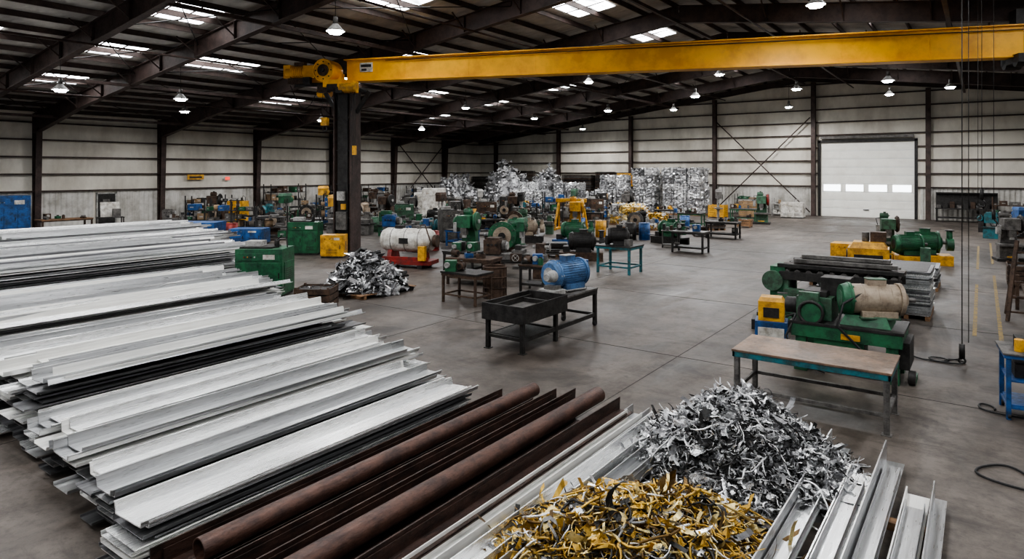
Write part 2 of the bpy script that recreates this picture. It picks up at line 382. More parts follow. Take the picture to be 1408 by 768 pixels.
# ------------------------------------------------------------------ lamps
LAMPS=[(-16.9,13.8,8.2),(-30.4,10.9,7),(-29.8,15.5,7),(-3.8,37.4,8.2),(-8.8,40.8,8.5),(-14,38.4,8.2),(-21.6,41.8,8),(-29.7,44.5,8),(-28.5,34.3,8),(-19,34.3,9),(-12.8,39.2,9.5),(-4.3,22.6,9),
 (-37,29,7.2),(-5,50,8.8),(-20,50,8.6),(-6,8,9),(-3,-2,9),(-12,0,9),(-20,3,8.6),(5,12,8.8),(5,30,8.8),(-1.5,46,8.6),(-38,20,7.2),(-38,40,7.2),(-30,53,7.6),(-12,53,8.6)]  # extra lamps near the back are added here to brighten it
for x,y,z in LAMPS:
    b=B();top=rz_(x)-.26
    b.cyl((0,0,z+.30),(0,0,top),.012,DARK,seg=6)
    b.cyl((0,0,z+.12),(0,0,z+.36),.09,GREY,seg=14,r1=.07)
    b.cyl((0,0,z-.10),(0,0,z+.14),.30,LGREY,r1=.08,seg=24,caps=False)
    b.torus((0,0,z-.10),.30,.012,(0,0,1),LGREY,sg=6)
    b.cyl((0,0,z-.18),(0,0,z-.06),.20,BULB,r1=.23,seg=18)
    b.done('high_bay_lamp',(x,y,0))
    l=bpy.data.lights.new('high_bay_light','SPOT');l.energy=1250 if y>25 or x<-28 else 850;l.color=(.98,.97,.97);l.spot_size=math.radians(170);l.spot_blend=.4;l.shadow_soft_size=.25
    lo=bpy.data.objects.new('high_bay_light',l);bpy.context.collection.objects.link(lo);lo.location=(x,y,z-.22)

# ------------------------------------------------------------------ crane
b=B();ang=math.atan2(9.5,24.34);b.M=Matrix.Rotation(ang,4,'Z');Lg=26.1
b.box(0,0,0,1.3,1.3,.06,DARK)
b.box(0,0,.06,.72,.05,7.14,FRAME);b.box(-.4,0,.06,.06,.95,7.14,FRAME);b.box(.4,0,.06,.06,.95,7.14,FRAME)
b.box(0,-.40,.06,.5,.03,7.1,DARK)
for z in (1.5,3,4.5,6): b.box(0,-.2,z,.72,.4,.03,DARK)
b.box(0,0,7.2,1.3,1.2,.1,DARK)
for sx in(-1,1): b.beam((sx*.45,0,6.2),(sx*1.1,0,7.15),.1,.18,DARK)
b.box(0,-.5,1.0,.5,.16,.8,GREY);b.box(0,-.56,2.3,.35,.12,.4,LGREY);b.box(.1,-.52,1.9,.2,.1,.25,YEL)
def prism(x0,x1,y0,y1,za0,za1,zb0,zb1,mat): b.hexa([(x0,y0,za0),(x1,y0,zb0),(x1,y1,zb0),(x0,y1,za0),(x0,y0,za1),(x1,y0,zb1),(x1,y1,zb1),(x0,y1,za1)],mat)
prism(.1,Lg,-.2,.2,7.64,8.52,7.62,8.66,CRANE)
prism(.0,Lg+.05,-.33,.33,7.58,7.64,7.56,7.62,CRANE);prism(.0,Lg+.05,-.33,.33,8.52,8.57,8.66,8.71,CRANE)
prism(.1,Lg,-.04,.04,8.57,8.63,8.71,8.77,DARK)
for i in range(1,9): 
    x=i*Lg/9;b.box(x,-.205,7.66,.015,.02,.86,CRANE)
b.box(1.05,-.22,7.98,.62,.02,.42,WHITE);b.box(1.05,-.235,8.2,.5,.01,.12,DARK);b.box(.95,-.235,8.03,.25,.01,.1,DARK)
b.cyl((2,-.28,8.45),(Lg,-.28,8.52),.02,RUBB,seg=6)
b.box(-.3,0,7.3,.9,1.6,.32,CRANE);b.box(-1.4,0,7.55,2.4,.3,.42,CRANE);b.box(-1.2,-.2,7.42,2.6,.1,.16,DARK)
for sy in(-.65,.65): b.cyl((-.55,sy,7.3),(-.05,sy,7.3),.2,DARK,seg=18)
b.cyl((-.75,-.75,8.05),(-.75,.1,8.05),.50,CRANE,seg=28);b.cyl((-.75,-.82,8.05),(-.75,-.74,8.05),.26,BROWN,seg=24);b.torus((-.75,-.77,8.05),.48,.035,(0,1,0),CRANE);b.cyl((-.75,-.9,8.05),(-.75,-.8,8.05),.1,DARK,seg=12)
for i in range(8):
    t=math.pi*i/4;b.cyl((-.75+.38*math.cos(t),-.79,8.05+.38*math.sin(t)),(-.75+.38*math.cos(t),-.75,8.05+.38*math.sin(t)),.03,DARK,seg=8)
b.box(-1.65,-.1,7.8,.6,.7,.55,CRANE);b.cyl((-2.7,-.1,8.1),(-1.9,-.1,8.1),.26,CRANE,seg=20)
for i in range(7): b.cyl((-2.62+i*.1,-.1,8.1),(-2.59+i*.1,-.1,8.1),.29,CRANE,seg=20)
b.box(-1.7,-.5,7.5,.35,.2,.3,DARK);b.box(-2.1,-.4,8.36,.5,.25,.14,BROWN);b.box(-1.2,-.45,7.75,.3,.12,.5,BROWN)
b.cyl((-3.0,-.1,8.1),(-2.7,-.1,8.1),.2,CRANE,seg=16);b.box(-2.3,-.1,7.55,1.0,.5,.26,BROWN);b.box(-2.95,0,7.85,.35,.4,.6,CRANE)
b.box(.35,-.5,7.05,.7,.5,.5,CRANE);b.cyl((.1,-.8,7.25),(.9,-.8,7.25),.2,YEL,seg=18);b.box(-.9,-.45,7.1,.5,.3,.3,BROWN)
b.cyl((-1.6,.3,7.2),(-1.0,.3,7.2),.22,CRANE,seg=18);b.box(.1,-.85,7.0,.3,.2,.25,DARK)
for k,(hx,zb) in enumerate(((-.75,6.3),(-.55,5.9),(.75,4.6),(.82,4.8),(.6,5.2),(.68,3.4))): b.cyl((hx,-.8,7.2),(hx,-.8,zb),.014,RUBB,seg=6)
b.box(.78,-.8,4.3,.16,.12,.4,YEL);b.box(-.65,-.8,5.6,.3,.2,.35,YEL);b.torus((-.65,-.8,5.45),.1,.025,(0,1,0),DARK)
b.tube([(-1-.15*t,-.6,7.5-1.1*math.sin(t*.31)) for t in range(0,11)],.02,RUBB,6)
b.tube([(-.2+.1*t,-.75,7.2-1.5*math.sin(t*.31)) for t in range(0,11)],.018,RUBB,6)
b.box(Lg-.1,0,7.35,.5,1.3,.3,DARK);b.box(Lg-.1,0,8.7,.3,.5,.55,DARK)
for sy in(-.4,.4): b.cyl((Lg-.35,sy,7.4),(Lg+.15,sy,7.4),.19,DARK,seg=16)
b.done('overhead_crane',(-23.2,19.6,0),0,0.012)

# ------------------------------------------------------------------ metal profile stacks
def chan(w,hf,t=.012,lip=.03): return [(-w/2-lip,hf),(-w/2,0),(w/2,0),(w/2+lip,hf),(w/2+lip-t,hf),(w/2-t,t),(-w/2+t,t),(-w/2-lip+t,hf)]
def ucap(w,hf,t=.010,hook=.035):
    return [(-w/2-hook,hf),(-w/2-hook,hf-t),(-w/2-.02,hf-t),(-w/2,0),(w/2,0),(w/2+.015,hf*.55-t),(w/2+hook*.9,hf*.55-t),(w/2+hook*.9,hf*.55),(w/2+.005,hf*.55),(w/2-t,t),(-w/2+t,t),(-w/2-.02+t,hf)]
def angle(w,h,t=.014): return [(0,0),(w,0),(w,t),(t,t),(t,h),(0,h)]
def stack(name,x0,x1,y0,y1,h,unit=.36,seed=1,jn=.3,jf=.25,slope=.25,topm=(0,1,3),lip=.11,tops=2):
    r=random.Random(seed);b=B();M4=[ALU,ALU2,ALU3,ALUW]
    for k in range(3):
        yy=y0+.6+(y1-y0-1.2)*k/2;b.box((x0+x1)/2,yy,0,(x1-x0)*.94,.12,.08,WOOD)
    z=.08;layers=[]
    while z<h-.12: 
        th=r.choice((.028,.036,.05));layers.append((z,th));z+=th
    nl=len(layers)
    b.box((x0+x1)/2-slope*.2,(y0+y1)/2,.08,(x1-x0)*.6-slope*.3,(y1-y0)-1.4,h-.2,GAP)  # dark filler block, paints shade between the stacked profiles
    for li,(z,th) in enumerate(layers):
        f=li/max(1,nl);inset=slope*f*r.uniform(.5,1.2);xa=x0+inset*.4;xb=x1-inset
        n=max(1,round((xb-xa)/(unit*.8)));u=(xb-xa)/n;off=r.uniform(-.2,.2);nb=r.uniform(-jn,jn*.6)
        for i in range(n):
            if 0<i<n-1 and li<nl-3: 
                if (i+li)%2: continue
            cx=xa+(i+.5)*u+r.uniform(-.04,.04)
            ya=y0+nb+r.uniform(-jn,jn)*.6;yb=y1+r.uniform(-jf,jf)+off
            mt=M4[r.choice((0,1,1,2,2,2,3))]
            b.extr(chan(u*.92,th*.8,.006,.012),cx,z,ya,yb,mt,dx=r.uniform(-.05,.05),sag=0,n=1)
    zt=layers[-1][0]+layers[-1][1]
    xa=x0+slope*.2;xb=x1-slope*.7;n=max(1,round((xb-xa)/unit));u=(xb-xa)/n
    for i in range(n):
        cx=xa+(i+.5)*u;k=tops+(1 if r.random()<.35 else 0);dx=r.uniform(-.05,.05);hs=r.uniform(0,.03);w=u*r.uniform(.72,.80)
        for lay in range(k):
            ya=y0+r.uniform(-jn,jn*.5);yb=y1+r.uniform(-jf,jf)*1.1
            mt=M4[r.choice(topm)]
            b.extr(ucap(w,lip),cx+r.uniform(-.012,.012),zt+.002+lay*.032+hs,ya,yb,mt,dx=dx+r.uniform(-.02,.02),n=2,tilt=r.uniform(-.05,.07))
        if n>2 and r.random()<.5:
            b.extr(angle(.10,.09,.008),cx+u*.44,zt+.03,y0+r.uniform(-jn,jn),y1+r.uniform(-jf,jf)*1.4,M4[r.choice((0,1,2))],dx=r.uniform(-.08,.05),n=1,tilt=r.uniform(.2,.7))
    return b.done(name)
NM='aluminium_profile_stack'
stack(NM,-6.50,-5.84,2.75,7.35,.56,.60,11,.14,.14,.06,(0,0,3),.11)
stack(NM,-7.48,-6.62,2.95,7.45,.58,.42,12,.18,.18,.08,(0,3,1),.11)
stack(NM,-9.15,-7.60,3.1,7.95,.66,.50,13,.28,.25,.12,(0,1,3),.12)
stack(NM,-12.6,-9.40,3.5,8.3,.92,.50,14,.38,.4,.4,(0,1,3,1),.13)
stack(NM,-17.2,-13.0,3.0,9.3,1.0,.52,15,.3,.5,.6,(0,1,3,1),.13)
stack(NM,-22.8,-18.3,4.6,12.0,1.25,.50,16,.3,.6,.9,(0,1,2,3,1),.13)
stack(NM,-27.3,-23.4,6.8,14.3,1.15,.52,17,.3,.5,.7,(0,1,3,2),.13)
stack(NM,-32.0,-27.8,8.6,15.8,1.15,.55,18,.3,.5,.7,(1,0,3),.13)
b=B()
for yy in(3.7,5.4,7.3): b.box(-4.95,yy,0,1.6,.12,.08,WOOD)
r=random.Random(5)
for i in range(6): b.extr(angle(.20,.13),-5.72+i*.26,.081,3.0+r.uniform(-.15,.1),8.0+r.uniform(-.15,.15),RUST,n=2)
for i,(x,z,ya,yb) in enumerate(((-5.74,.21,2.72,7.75),(-5.10,.22,2.9,8.2),(-4.85,.23,2.8,8.35),(-4.22,.21,2.7,8.45))):
    b.extr(angle(.22,.19,.016),x,z,ya,yb,RUST,n=3,tilt=r.uniform(-.05,.05),dx=r.uniform(-.03,.03))
    b.extr([(p-.02,q+.0) for p,q in angle(.20,.13,.014)],x+.05,z+.02,ya+.1,yb-.15,RUST,n=3,tilt=.02)
b.pipe((-5.38,2.95,.40),(-5.34,8.0,.40),.098,.085,RUSTP);b.pipe((-4.50,2.7,.40),(-4.44,8.3,.42),.108,.095,RUSTP)
b.pipe((-4.98,2.9,.17),(-4.95,8.1,.17),.07,.06,RUST)
b.done('rusty_beams_and_pipes')
b=B()
for yy in(3.0,5.4,7.8): b.box(-3.6,yy,0,1.05,.12,.08,WOOD)
for k,(x,z,w,hf,m_) in enumerate(((-3.95,.08,.26,.14,ALU2),(-3.62,.08,.26,.14,ALU),(-3.28,.08,.26,.12,ALU2),(-3.93,.14,.22,.14,ALUW),(-3.60,.15,.22,.13,ALU),(-3.3,.14,.2,.12,ALU2))):
    b.extr(chan(w,hf,.012,.005),x,z,2.0+.07*k,8.75-.13*k,m_,n=3,dx=-.04+.02*k)
b.done('aluminium_channels')
b=B()
for yy in(3.4,5.6,7.6): b.box(-1.05,yy,0,1.3,.12,.08,WOOD)
for k,(x,w,hf,y1,m_) in enumerate(((-1.52,.22,.22,9.2,ALU2),(-1.20,.22,.10,8.5,ALU),(-.90,.20,.26,9.1,ALU2),(-.62,.22,.09,8.3,ALUW))):
    b.extr(angle(w,hf,.014),x-.1,.081,2.2,y1,m_,n=3,dx=.05,tilt=0);b.extr(chan(w*.8,.08,.01,.0),x+.02,.10,2.4,y1-.35,ALU2,n=3,dx=.04)
b.extr(angle(.12,.2,.012),-.42,.081,2.3,8.35,ALU2,n=3)
b.done('aluminium_channels')

# ------------------------------------------------------------------ scrap piles
def scrap(name,x,y,Rx,Ry,Hh,n,size,pal,kinds,seed,base=0.0,pallet=False,mound=SCRD,pw=1.5,rodmax=.014,sigma=.45,lump=.10):
    r=random.Random(seed);b=B()
    if pallet:
        for i in range(7): b.box(-Rx*.86+i*Rx*.287,0,.10,Rx*.2,Ry*1.9,.025,WOOD)
        for i in(-1,0,1): b.box(0,i*Ry*.8,0,Rx*1.9,.1,.10,WOOD)
        base=.13
    def hh(a,rad):
        k=1+.10*math.sin(3*a+seed)+.06*math.sin(5*a+2*seed)
        q=min(1,rad/k);px_,py_=q*math.cos(a),q*math.sin(a)
        return base+Hh*(1-q**pw)*(1+lump*1.6*noise.noise(Vector((px_*3.2,py_*3.2,seed)))+lump*math.sin(9*q+a*2)*.5)
    vs=[(0,0,hh(0,0))];fs=[];ns,nr=28,8
    for j in range(1,nr+1):
        for i in range(ns):
            a=2*math.pi*i/ns;q=j/nr*1.02*(1+.10*math.sin(3*a+seed)+.06*math.sin(5*a+2*seed))
            vs.append((Rx*q*math.cos(a),Ry*q*math.sin(a),max(base,hh(a,q)-.05) if j<nr else base))
    for i in range(ns): fs.append((0,1+i,1+(i+1)%ns))
    for j in range(nr-1):
        for i in range(ns):
            i2=(i+1)%ns;fs.append((1+j*ns+i,1+(j+1)*ns+i,1+(j+1)*ns+i2,1+j*ns+i2))
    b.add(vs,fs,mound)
    for _ in range(n):
        a=r.uniform(0,2*math.pi);q=math.sqrt(r.random())*1.06
        p=Vector((Rx*q*math.cos(a),Ry*q*math.sin(a),hh(a,q)+r.uniform(-.05,.03)))
        kd=r.choice(kinds);mt=r.choice(pal);s=size*min(3.0,math.exp(r.gauss(0,sigma)))
        d=Vector((r.gauss(0,1),r.gauss(0,1),r.gauss(0,.35))).normalized()
        if kd=='strip':
            w=Vector((r.gauss(0,1),r.gauss(0,1),r.gauss(0,.6))).normalized()*s*r.uniform(.04,.11)
            ax=Vector((r.gauss(0,1),r.gauss(0,1),r.gauss(0,1))).normalized();rot=Matrix.Rotation(r.uniform(-.9,.9),3,ax)
            pts=[p.copy()];k=6
            for i in range(k): pts.append(pts[-1]+d*s/k);d=rot@d
            vs=[];fs=[]
            for i,q_ in enumerate(pts):
                for t in(q_-w,q_+w): vs.append((t.x,t.y,max(.006,t.z)))
            for i in range(k): fs.append((2*i,2*i+1,2*i+3,2*i+2))
            b.add(vs,fs,mt)
        elif kd=='rod':
            d.z*=.45;d.normalize()
            pts=[p.copy()];k=r.choice((5,6,7));ax=Vector((r.gauss(0,.6),r.gauss(0,.6),r.gauss(0,1.4))).normalized();rot=Matrix.Rotation(r.uniform(-.7,.7),3,ax)
            for i in range(k): 
                d=rot@d;d=(d+Vector((r.gauss(0,.3),r.gauss(0,.3),r.gauss(0,.12)))).normalized();q_=pts[-1]+d*s*1.5/k;q_.z=max(.03,q_.z)
                rr=math.hypot(q_.x/Rx,q_.y/Ry);lim=hh(math.atan2(q_.y,q_.x),rr)+.10;q_.z=min(q_.z,max(lim,.05));pts.append(q_)
            b.tube(pts,min(rodmax,s*r.uniform(.025,.05)),mt,5)
        elif kd=='chan':
            T=Matrix.Translation(p)@Vector((0,1,0)).rotation_difference(d).to_matrix().to_4x4();b.M=T
            b.extr(chan(s*.25,s*.12,.008,.01),0,0,-s*.6,s*.6,mt,n=1);b.M=Matrix()
        elif kd=='crumple':
            u=Vector((r.gauss(0,1),r.gauss(0,1),r.gauss(0,.4))).normalized()*s*r.uniform(.15,.35);v=d*s*.4;g=3;vs=[];fs=[]
            for i in range(g+1):
                for j in range(g+1):
                    t=p+u*(i/g-.5)*2+v*(j/g-.5)*2+Vector((r.gauss(0,1),r.gauss(0,1),r.gauss(0,1)))*s*.09;vs.append((t.x,t.y,max(.006,t.z)))
            for i in range(g):
                for j in range(g): fs.append((i*(g+1)+j,i*(g+1)+j+1,(i+1)*(g+1)+j+1,(i+1)*(g+1)+j))
            b.add(vs,fs,mt)
        else:
            u=d.orthogonal().normalized();u=(u+d*r.uniform(-.4,.4))*s*r.uniform(.15,.35);v=d*s*r.uniform(.25,.5);bend=Vector((r.gauss(0,1),r.gauss(0,1),r.gauss(0,1))).normalized()*s*.15
            vs=[p-u-v,p+u*r.uniform(.5,1)-v,p+u+bend,p-u*.8+bend,p+u*.7+v,p-u*r.uniform(.4,1)+v]
            vs=[(t.x,t.y,max(.006,t.z)) for t in vs]
            b.add(vs,[(0,1,2,3),(3,2,4,5)],mt)
    return b.done(name,(x,y,0))
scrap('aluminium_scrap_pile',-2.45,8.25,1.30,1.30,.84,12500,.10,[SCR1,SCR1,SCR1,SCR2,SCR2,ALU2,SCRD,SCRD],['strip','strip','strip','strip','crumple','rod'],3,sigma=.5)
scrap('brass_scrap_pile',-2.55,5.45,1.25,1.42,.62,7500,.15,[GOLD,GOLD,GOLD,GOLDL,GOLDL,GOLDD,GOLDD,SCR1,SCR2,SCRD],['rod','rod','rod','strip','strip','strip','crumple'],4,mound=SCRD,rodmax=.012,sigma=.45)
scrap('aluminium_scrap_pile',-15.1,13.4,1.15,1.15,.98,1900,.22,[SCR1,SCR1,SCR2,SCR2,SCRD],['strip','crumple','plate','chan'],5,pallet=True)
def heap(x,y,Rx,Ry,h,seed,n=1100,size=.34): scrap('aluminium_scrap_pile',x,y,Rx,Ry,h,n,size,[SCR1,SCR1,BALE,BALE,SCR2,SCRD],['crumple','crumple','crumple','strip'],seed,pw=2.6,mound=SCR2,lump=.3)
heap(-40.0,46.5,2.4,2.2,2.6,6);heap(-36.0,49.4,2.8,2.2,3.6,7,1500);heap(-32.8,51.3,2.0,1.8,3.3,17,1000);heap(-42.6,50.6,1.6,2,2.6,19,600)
def bales(name,x,y,nx,ny,nz,sx,sy,sz,pal,seed,drop=.25):
    r=random.Random(seed);b=B()
    for i in range(nx): 
        for j in range(ny):
            b.box((i-(nx-1)/2)*sx*1.04,(j-(ny-1)/2)*sy*1.04,0,sx*.98,sy*.98,.12,WOOD)
            top=nz-(r.randrange(0,3) if r.random()<drop*2 else 0)
            for k in range(max(1,top)):
                cx=(i-(nx-1)/2)*sx*1.04+r.uniform(-.08,.08);cy=(j-(ny-1)/2)*sy*1.04+r.uniform(-.08,.08);cz=.12+k*sz
                g=7
                mt=r.choice(pal);mt2=r.choice(pal)
                for ax in range(6):
                    vs=[]
                    for a in range(g+1):
                        for c in range(g+1):
                            u=a/g-.5;v=c/g-.5
                            jx,jy,jz=[r.uniform(-.05,.05) if 0<a<g and 0<c<g else 0 for _ in range(3)]
                            p={0:(-.5,u,v),1:(.5,u,v),2:(u,-.5,v),3:(u,.5,v),4:(u,v,-.5),5:(u,v,.5)}[ax]
                            rr=1-.08*(abs(p[0])**4+abs(p[1])**4+abs(p[2])**4)*4
                            vs.append((cx+p[0]*sx*rr+jx,cy+p[1]*sy*rr+jy,cz+(p[2]*rr+.5)*sz+jz))
                    F1=[];F2=[]
                    for a in range(g):
                        for c in range(g): (F1 if r.random()<.6 else F2).append((a*(g+1)+c,a*(g+1)+c+1,(a+1)*(g+1)+c+1,(a+1)*(g+1)+c))
                    b.add(vs,F1,mt);b.add(vs,F2,mt2)
                for s_ in(-.25,.25):
                    b.box(cx+s_*sx,cy,cz-.002,.03,sy*1.0,sz*1.0,SCRD)
                for _ in range(26):
                    a=r.uniform(-.5,.5);c=r.uniform(-.5,.5);q=r.choice((( -.5,a,c),(a,-.5,c),(a,c,.5),(.5,a,c)))
                    p=Vector((cx+q[0]*sx,cy+q[1]*sy,cz+(q[2]+.5)*sz));u=Vector([r.uniform(-.12,.12) for _ in range(3)]);v=Vector([r.uniform(-.12,.12) for _ in range(3)])
                    b.add([p-u,p-v,p+u,p+v],[(0,1,2,3)],r.choice(pal+[SCRD]))
    return b.done(name,(x,y,0),r.uniform(-.05,.05))
SP=[BALE,SCR2,SCR1,BALE,ALU2,SCR2]
bales('baled_aluminium_stack',-19.9,52.3,3,2,6,1.05,1.05,.62,SP,1,.25)
bales('baled_aluminium_stack',-23.4,52.8,2,2,6,1.05,1.05,.62,SP,2,.3)
bales('baled_aluminium_stack',-26.3,52.3,3,2,5,1.0,1.0,.62,SP,3,.3)
bales('baled_aluminium_stack',-28.6,48.4,2,2,4,1.0,1.0,.62,SP,4,.3)
bales('baled_brass_stack',-17.2,38.0,3,2,3,.85,.85,.42,[GOLDL,GOLD,BALE],5,.3)
bales('baled_brass_stack',-19.4,40.4,2,2,3,.9,.9,.42,[GOLDL,GOLD,BALE],6,.2)
bales('baled_aluminium_stack',-24.6,45.6,2,2,3,1.0,1.0,.6,SP,8,.3)
bales('baled_aluminium_stack',-31.4,47.0,3,2,4,1.0,1.0,.62,SP,9,.3)

# ------------------------------------------------------------------ furniture and machines
def legs(b,w,d,h,t,mat,stretch=.18,shelf=None,foot=None):
    for sx in(-1,1):
        for sy in(-1,1): b.box(sx*(w/2-t/2-.03),sy*(d/2-t/2-.03),0,t,t,h,mat)
    if stretch:
        for sy in(-1,1): b.box(0,sy*(d/2-t/2-.03),stretch,w-.1,t*.7,t*.7,mat)
        for sx in(-1,1): b.box(sx*(w/2-t/2-.03),0,stretch,t*.7,d-.1,t*.7,mat)
    if shelf is not None: b.box(0,0,stretch+t*.7,w-.12,d-.12,.02,shelf)
def motor(b,c,r,L,a,mat,base=True,dark=DARK,fl=None,fins=36):
    M0=b.M.copy();b.M=M0@Matrix.Translation(c)@Matrix.Rotation(a,4,'Z')
    b.cyl((-L*.36,0,0),(L*.30,0,0),r*.96,mat,seg=32)
    for i in range(fins):
        t=2*math.pi*i/fins;b.beam((-L*.33,r*.97*math.cos(t),r*.97*math.sin(t)),(L*.27,r*.97*math.cos(t),r*.97*math.sin(t)),.010,r*.07,mat,up=(0,math.cos(t),math.sin(t)))
    b.cyl((L*.30,0,0),(L*.36,0,0),r*1.06,mat,seg=28);b.cyl((L*.36,0,0),(L*.44,0,0),r*.8,mat,r1=r*.4,seg=24);b.cyl((L*.44,0,0),(L*.56,0,0),r*.16,GREY,seg=12)
    b.cyl((-L*.36,0,0),(-L*.40,0,0),r*1.05,fl or mat,seg=28);b.cyl((-L*.50,0,0),(-L*.40,0,0),r*.88,fl or mat,r1=r*1.02,seg=28);b.cyl((-L*.51,0,0),(-L*.50,0,0),r*.55,dark,seg=20)
    for i in range(6):
        t=math.pi*i/3;b.cyl((-L*.41,r*.96*math.cos(t),r*.96*math.sin(t)),(-L*.34,r*.96*math.cos(t),r*.96*math.sin(t)),r*.09,dark,seg=6)
    if fins==0:
        for q in(-.2,0,.18): b.torus((L*q,0,0),r*.96,r*.03,(1,0,0),mat,sg=6)
    b.box(0,0,r*.85,L*.26,r*.7,r*.45,mat);b.box(0,0,r*1.30,L*.28,r*.75,.015,dark)
    if base:
        for s_ in(-1,1): b.box(0,s_*r*.72,-r*1.12,L*.5,r*.42,r*.45,mat)
        b.box(0,0,-r*1.15,L*.55,r*2.1,.03,dark)
    b.M=M0
def bench(name,x,y,w,d,h,top,leg,rz=0,shelf=None,t=.07,stuff=0,seed=0):
    b=B();legs(b,w,d,h-.06,t,leg,.2,shelf);b.box(0,0,h-.12,w-.04,d-.04,.07,leg);b.box(0,0,h-.05,w,d,.05,top)
    r=random.Random(seed)
    for i in range(stuff):
        px_=r.uniform(-w/2+.2,w/2-.2);py_=r.uniform(-d/2+.15,d/2-.15);k=r.randrange(5);mt=r.choice((DARK,GREY,BROWN,BLUE,GREEN,YEL,LGREY,BROWN,DARK));zz=h if i<stuff*.7 or shelf is None else .27
        if k==0: b.box(px_,py_,zz,.25,.2,.15,mt,rz=r.random());b.box(px_,py_,zz+.15,.1,.1,.06,DARK)
        elif k==1: b.cyl((px_,py_,zz),(px_,py_,zz+.2),.08,mt,seg=14);b.cyl((px_,py_,zz+.2),(px_,py_,zz+.24),.05,DARK,seg=12)
        elif k==2: motor(b,(px_,py_,zz+.13),.10,.3,r.random()*3,mt,fins=14)
        elif k==3: b.box(px_,py_,zz,.3,.25,.3,mt,rz=r.random());b.cyl((px_,py_-.13,zz+.18),(px_,py_-.2,zz+.18),.08,LGREY,seg=14)
        else: b.box(px_,py_,zz,.4,.12,.08,mt,rz=r.random()*2);b.cyl((px_-.1,py_,zz+.12),(px_+.12,py_,zz+.12),.05,GREY,seg=10)
    return b.done(name,(x,y,0),rz,.006)
b=B();w,d,h=2.15,1.12,.86
legs(b,w,d,h-.09,.075,GREY,.24);b.box(0,-d/2+.03,h-.11,w-.02,.04,.08,TEAL);b.box(0,d/2-.03,h-.11,w-.02,.04,.08,TEAL)
for sx in(-1,1): b.box(sx*(w/2-.03),0,h-.11,.04,d-.02,.08,TEAL)
b.box(0,0,h-.03,w,d,.035,TOP)
for sx in(-1,1):
    for sy in(-1,1): b.box(sx*(w/2-.07),sy*(d/2-.07),0,.13,.13,.012,GREY)
b.done('steel_workbench',(-2.06,10.72,0),0,.006)
b=B();w,d,h=.95,3.1,.86
for sx in(-1,1):
    for yy in(-1.48,-.25,1.48): b.box(sx*(w/2-.05),yy,.08 if yy>1 else 0,.08,.08,h-.05-(.08 if yy>1 else 0),DARK)
    b.box(sx*(w/2-.05),0,.22,.06,d-.15,.09,DARK);b.box(sx*(w/2-.05),0,h-.12,.07,d,.12,DARK)
for yy in(-1.48,-.25,1.48): b.box(0,yy,.24,w-.1,.06,.06,DARK);b.box(0,yy,h-.12,w-.1,.07,.1,DARK)
b.box(0,-.9,.25,w-.15,1.0,.05,DARK)
b.box(0,.85,h-.02,w,1.4,.04,GREY);b.box(0,-.75,h-.14,w,1.6,.03,GREY)
for sx in(-1,1): b.box(sx*(w/2+.02),-.75,h-.26,.035,1.65,.34,DARK)
b.box(0,-1.57,h-.26,w+.07,.035,.34,DARK);b.box(0,.09,h-.26,w+.07,.035,.34,DARK)
for sx in(-1,1): 
    b.cyl((sx*(w/2-.05)-.03,1.48,.07),(sx*(w/2-.05)+.03,1.48,.07),.07,RUBB,seg=16)
    b.box(sx*(w/2-.05),-1.48,0,.14,.14,.015,DARK)
b.box(0,.28,h+.02,.5,.35,.10,LGREY);b.box(0,.3,h+.12,.3,.25,.08,GREY)
motor(b,(0,.95,h+.40),.31,1.15,math.radians(75),BLUEM,fl=BLUEM,dark=LGREY);b.cyl((0,.33,h+.40),(0,.05,h+.40),.14,LGREY,r1=.08,seg=16)
b.box(0,.95,h+.02,.6,.75,.04,DARK)
b.cyl((.1,1.5,h+.2),(.1,1.5,h+.65),.13,BLUE,seg=14)
b.done('motor_test_bench',(-7.76,12.05,0),0,.006)
def stand_motor(name,x,y,w,d,h,leg,mm,r_,L_,a,rz=0,top=DARK):
    b=B();legs(b,w,d,h-.04,.08,leg,.22);b.box(0,0,h-.12,w,d,.08,leg);b.box(0,0,h-.04,w+.04,d+.04,.04,top)
    motor(b,(0,0,h+r_*1.16),r_,L_,a,mm);b.box(w*.3,-d*.1,h,.2,.3,.22,GREY);b.cyl((-w*.35,0,h),(-w*.35,0,h+.3),.09,DARK,seg=14)
    return b.done(name,(x,y,0),rz,.006)
stand_motor('motor_on_steel_stand',-10.5,21.2,1.35,1.1,.98,TEAL,DARK,.28,.8,.4)
bench('steel_workbench',-10.5,28.2,1.5,.9,.95,GREY,DARK,0,DARK,.08,5,1)
bench('steel_workbench',-11.3,35.2,1.7,.9,.9,GREY,DARK,0,DARK,.08,6,2)
bench('steel_workbench',-11.5,13.9,1.25,.8,.85,DARK,BROWN,0,None,.06,2,3)
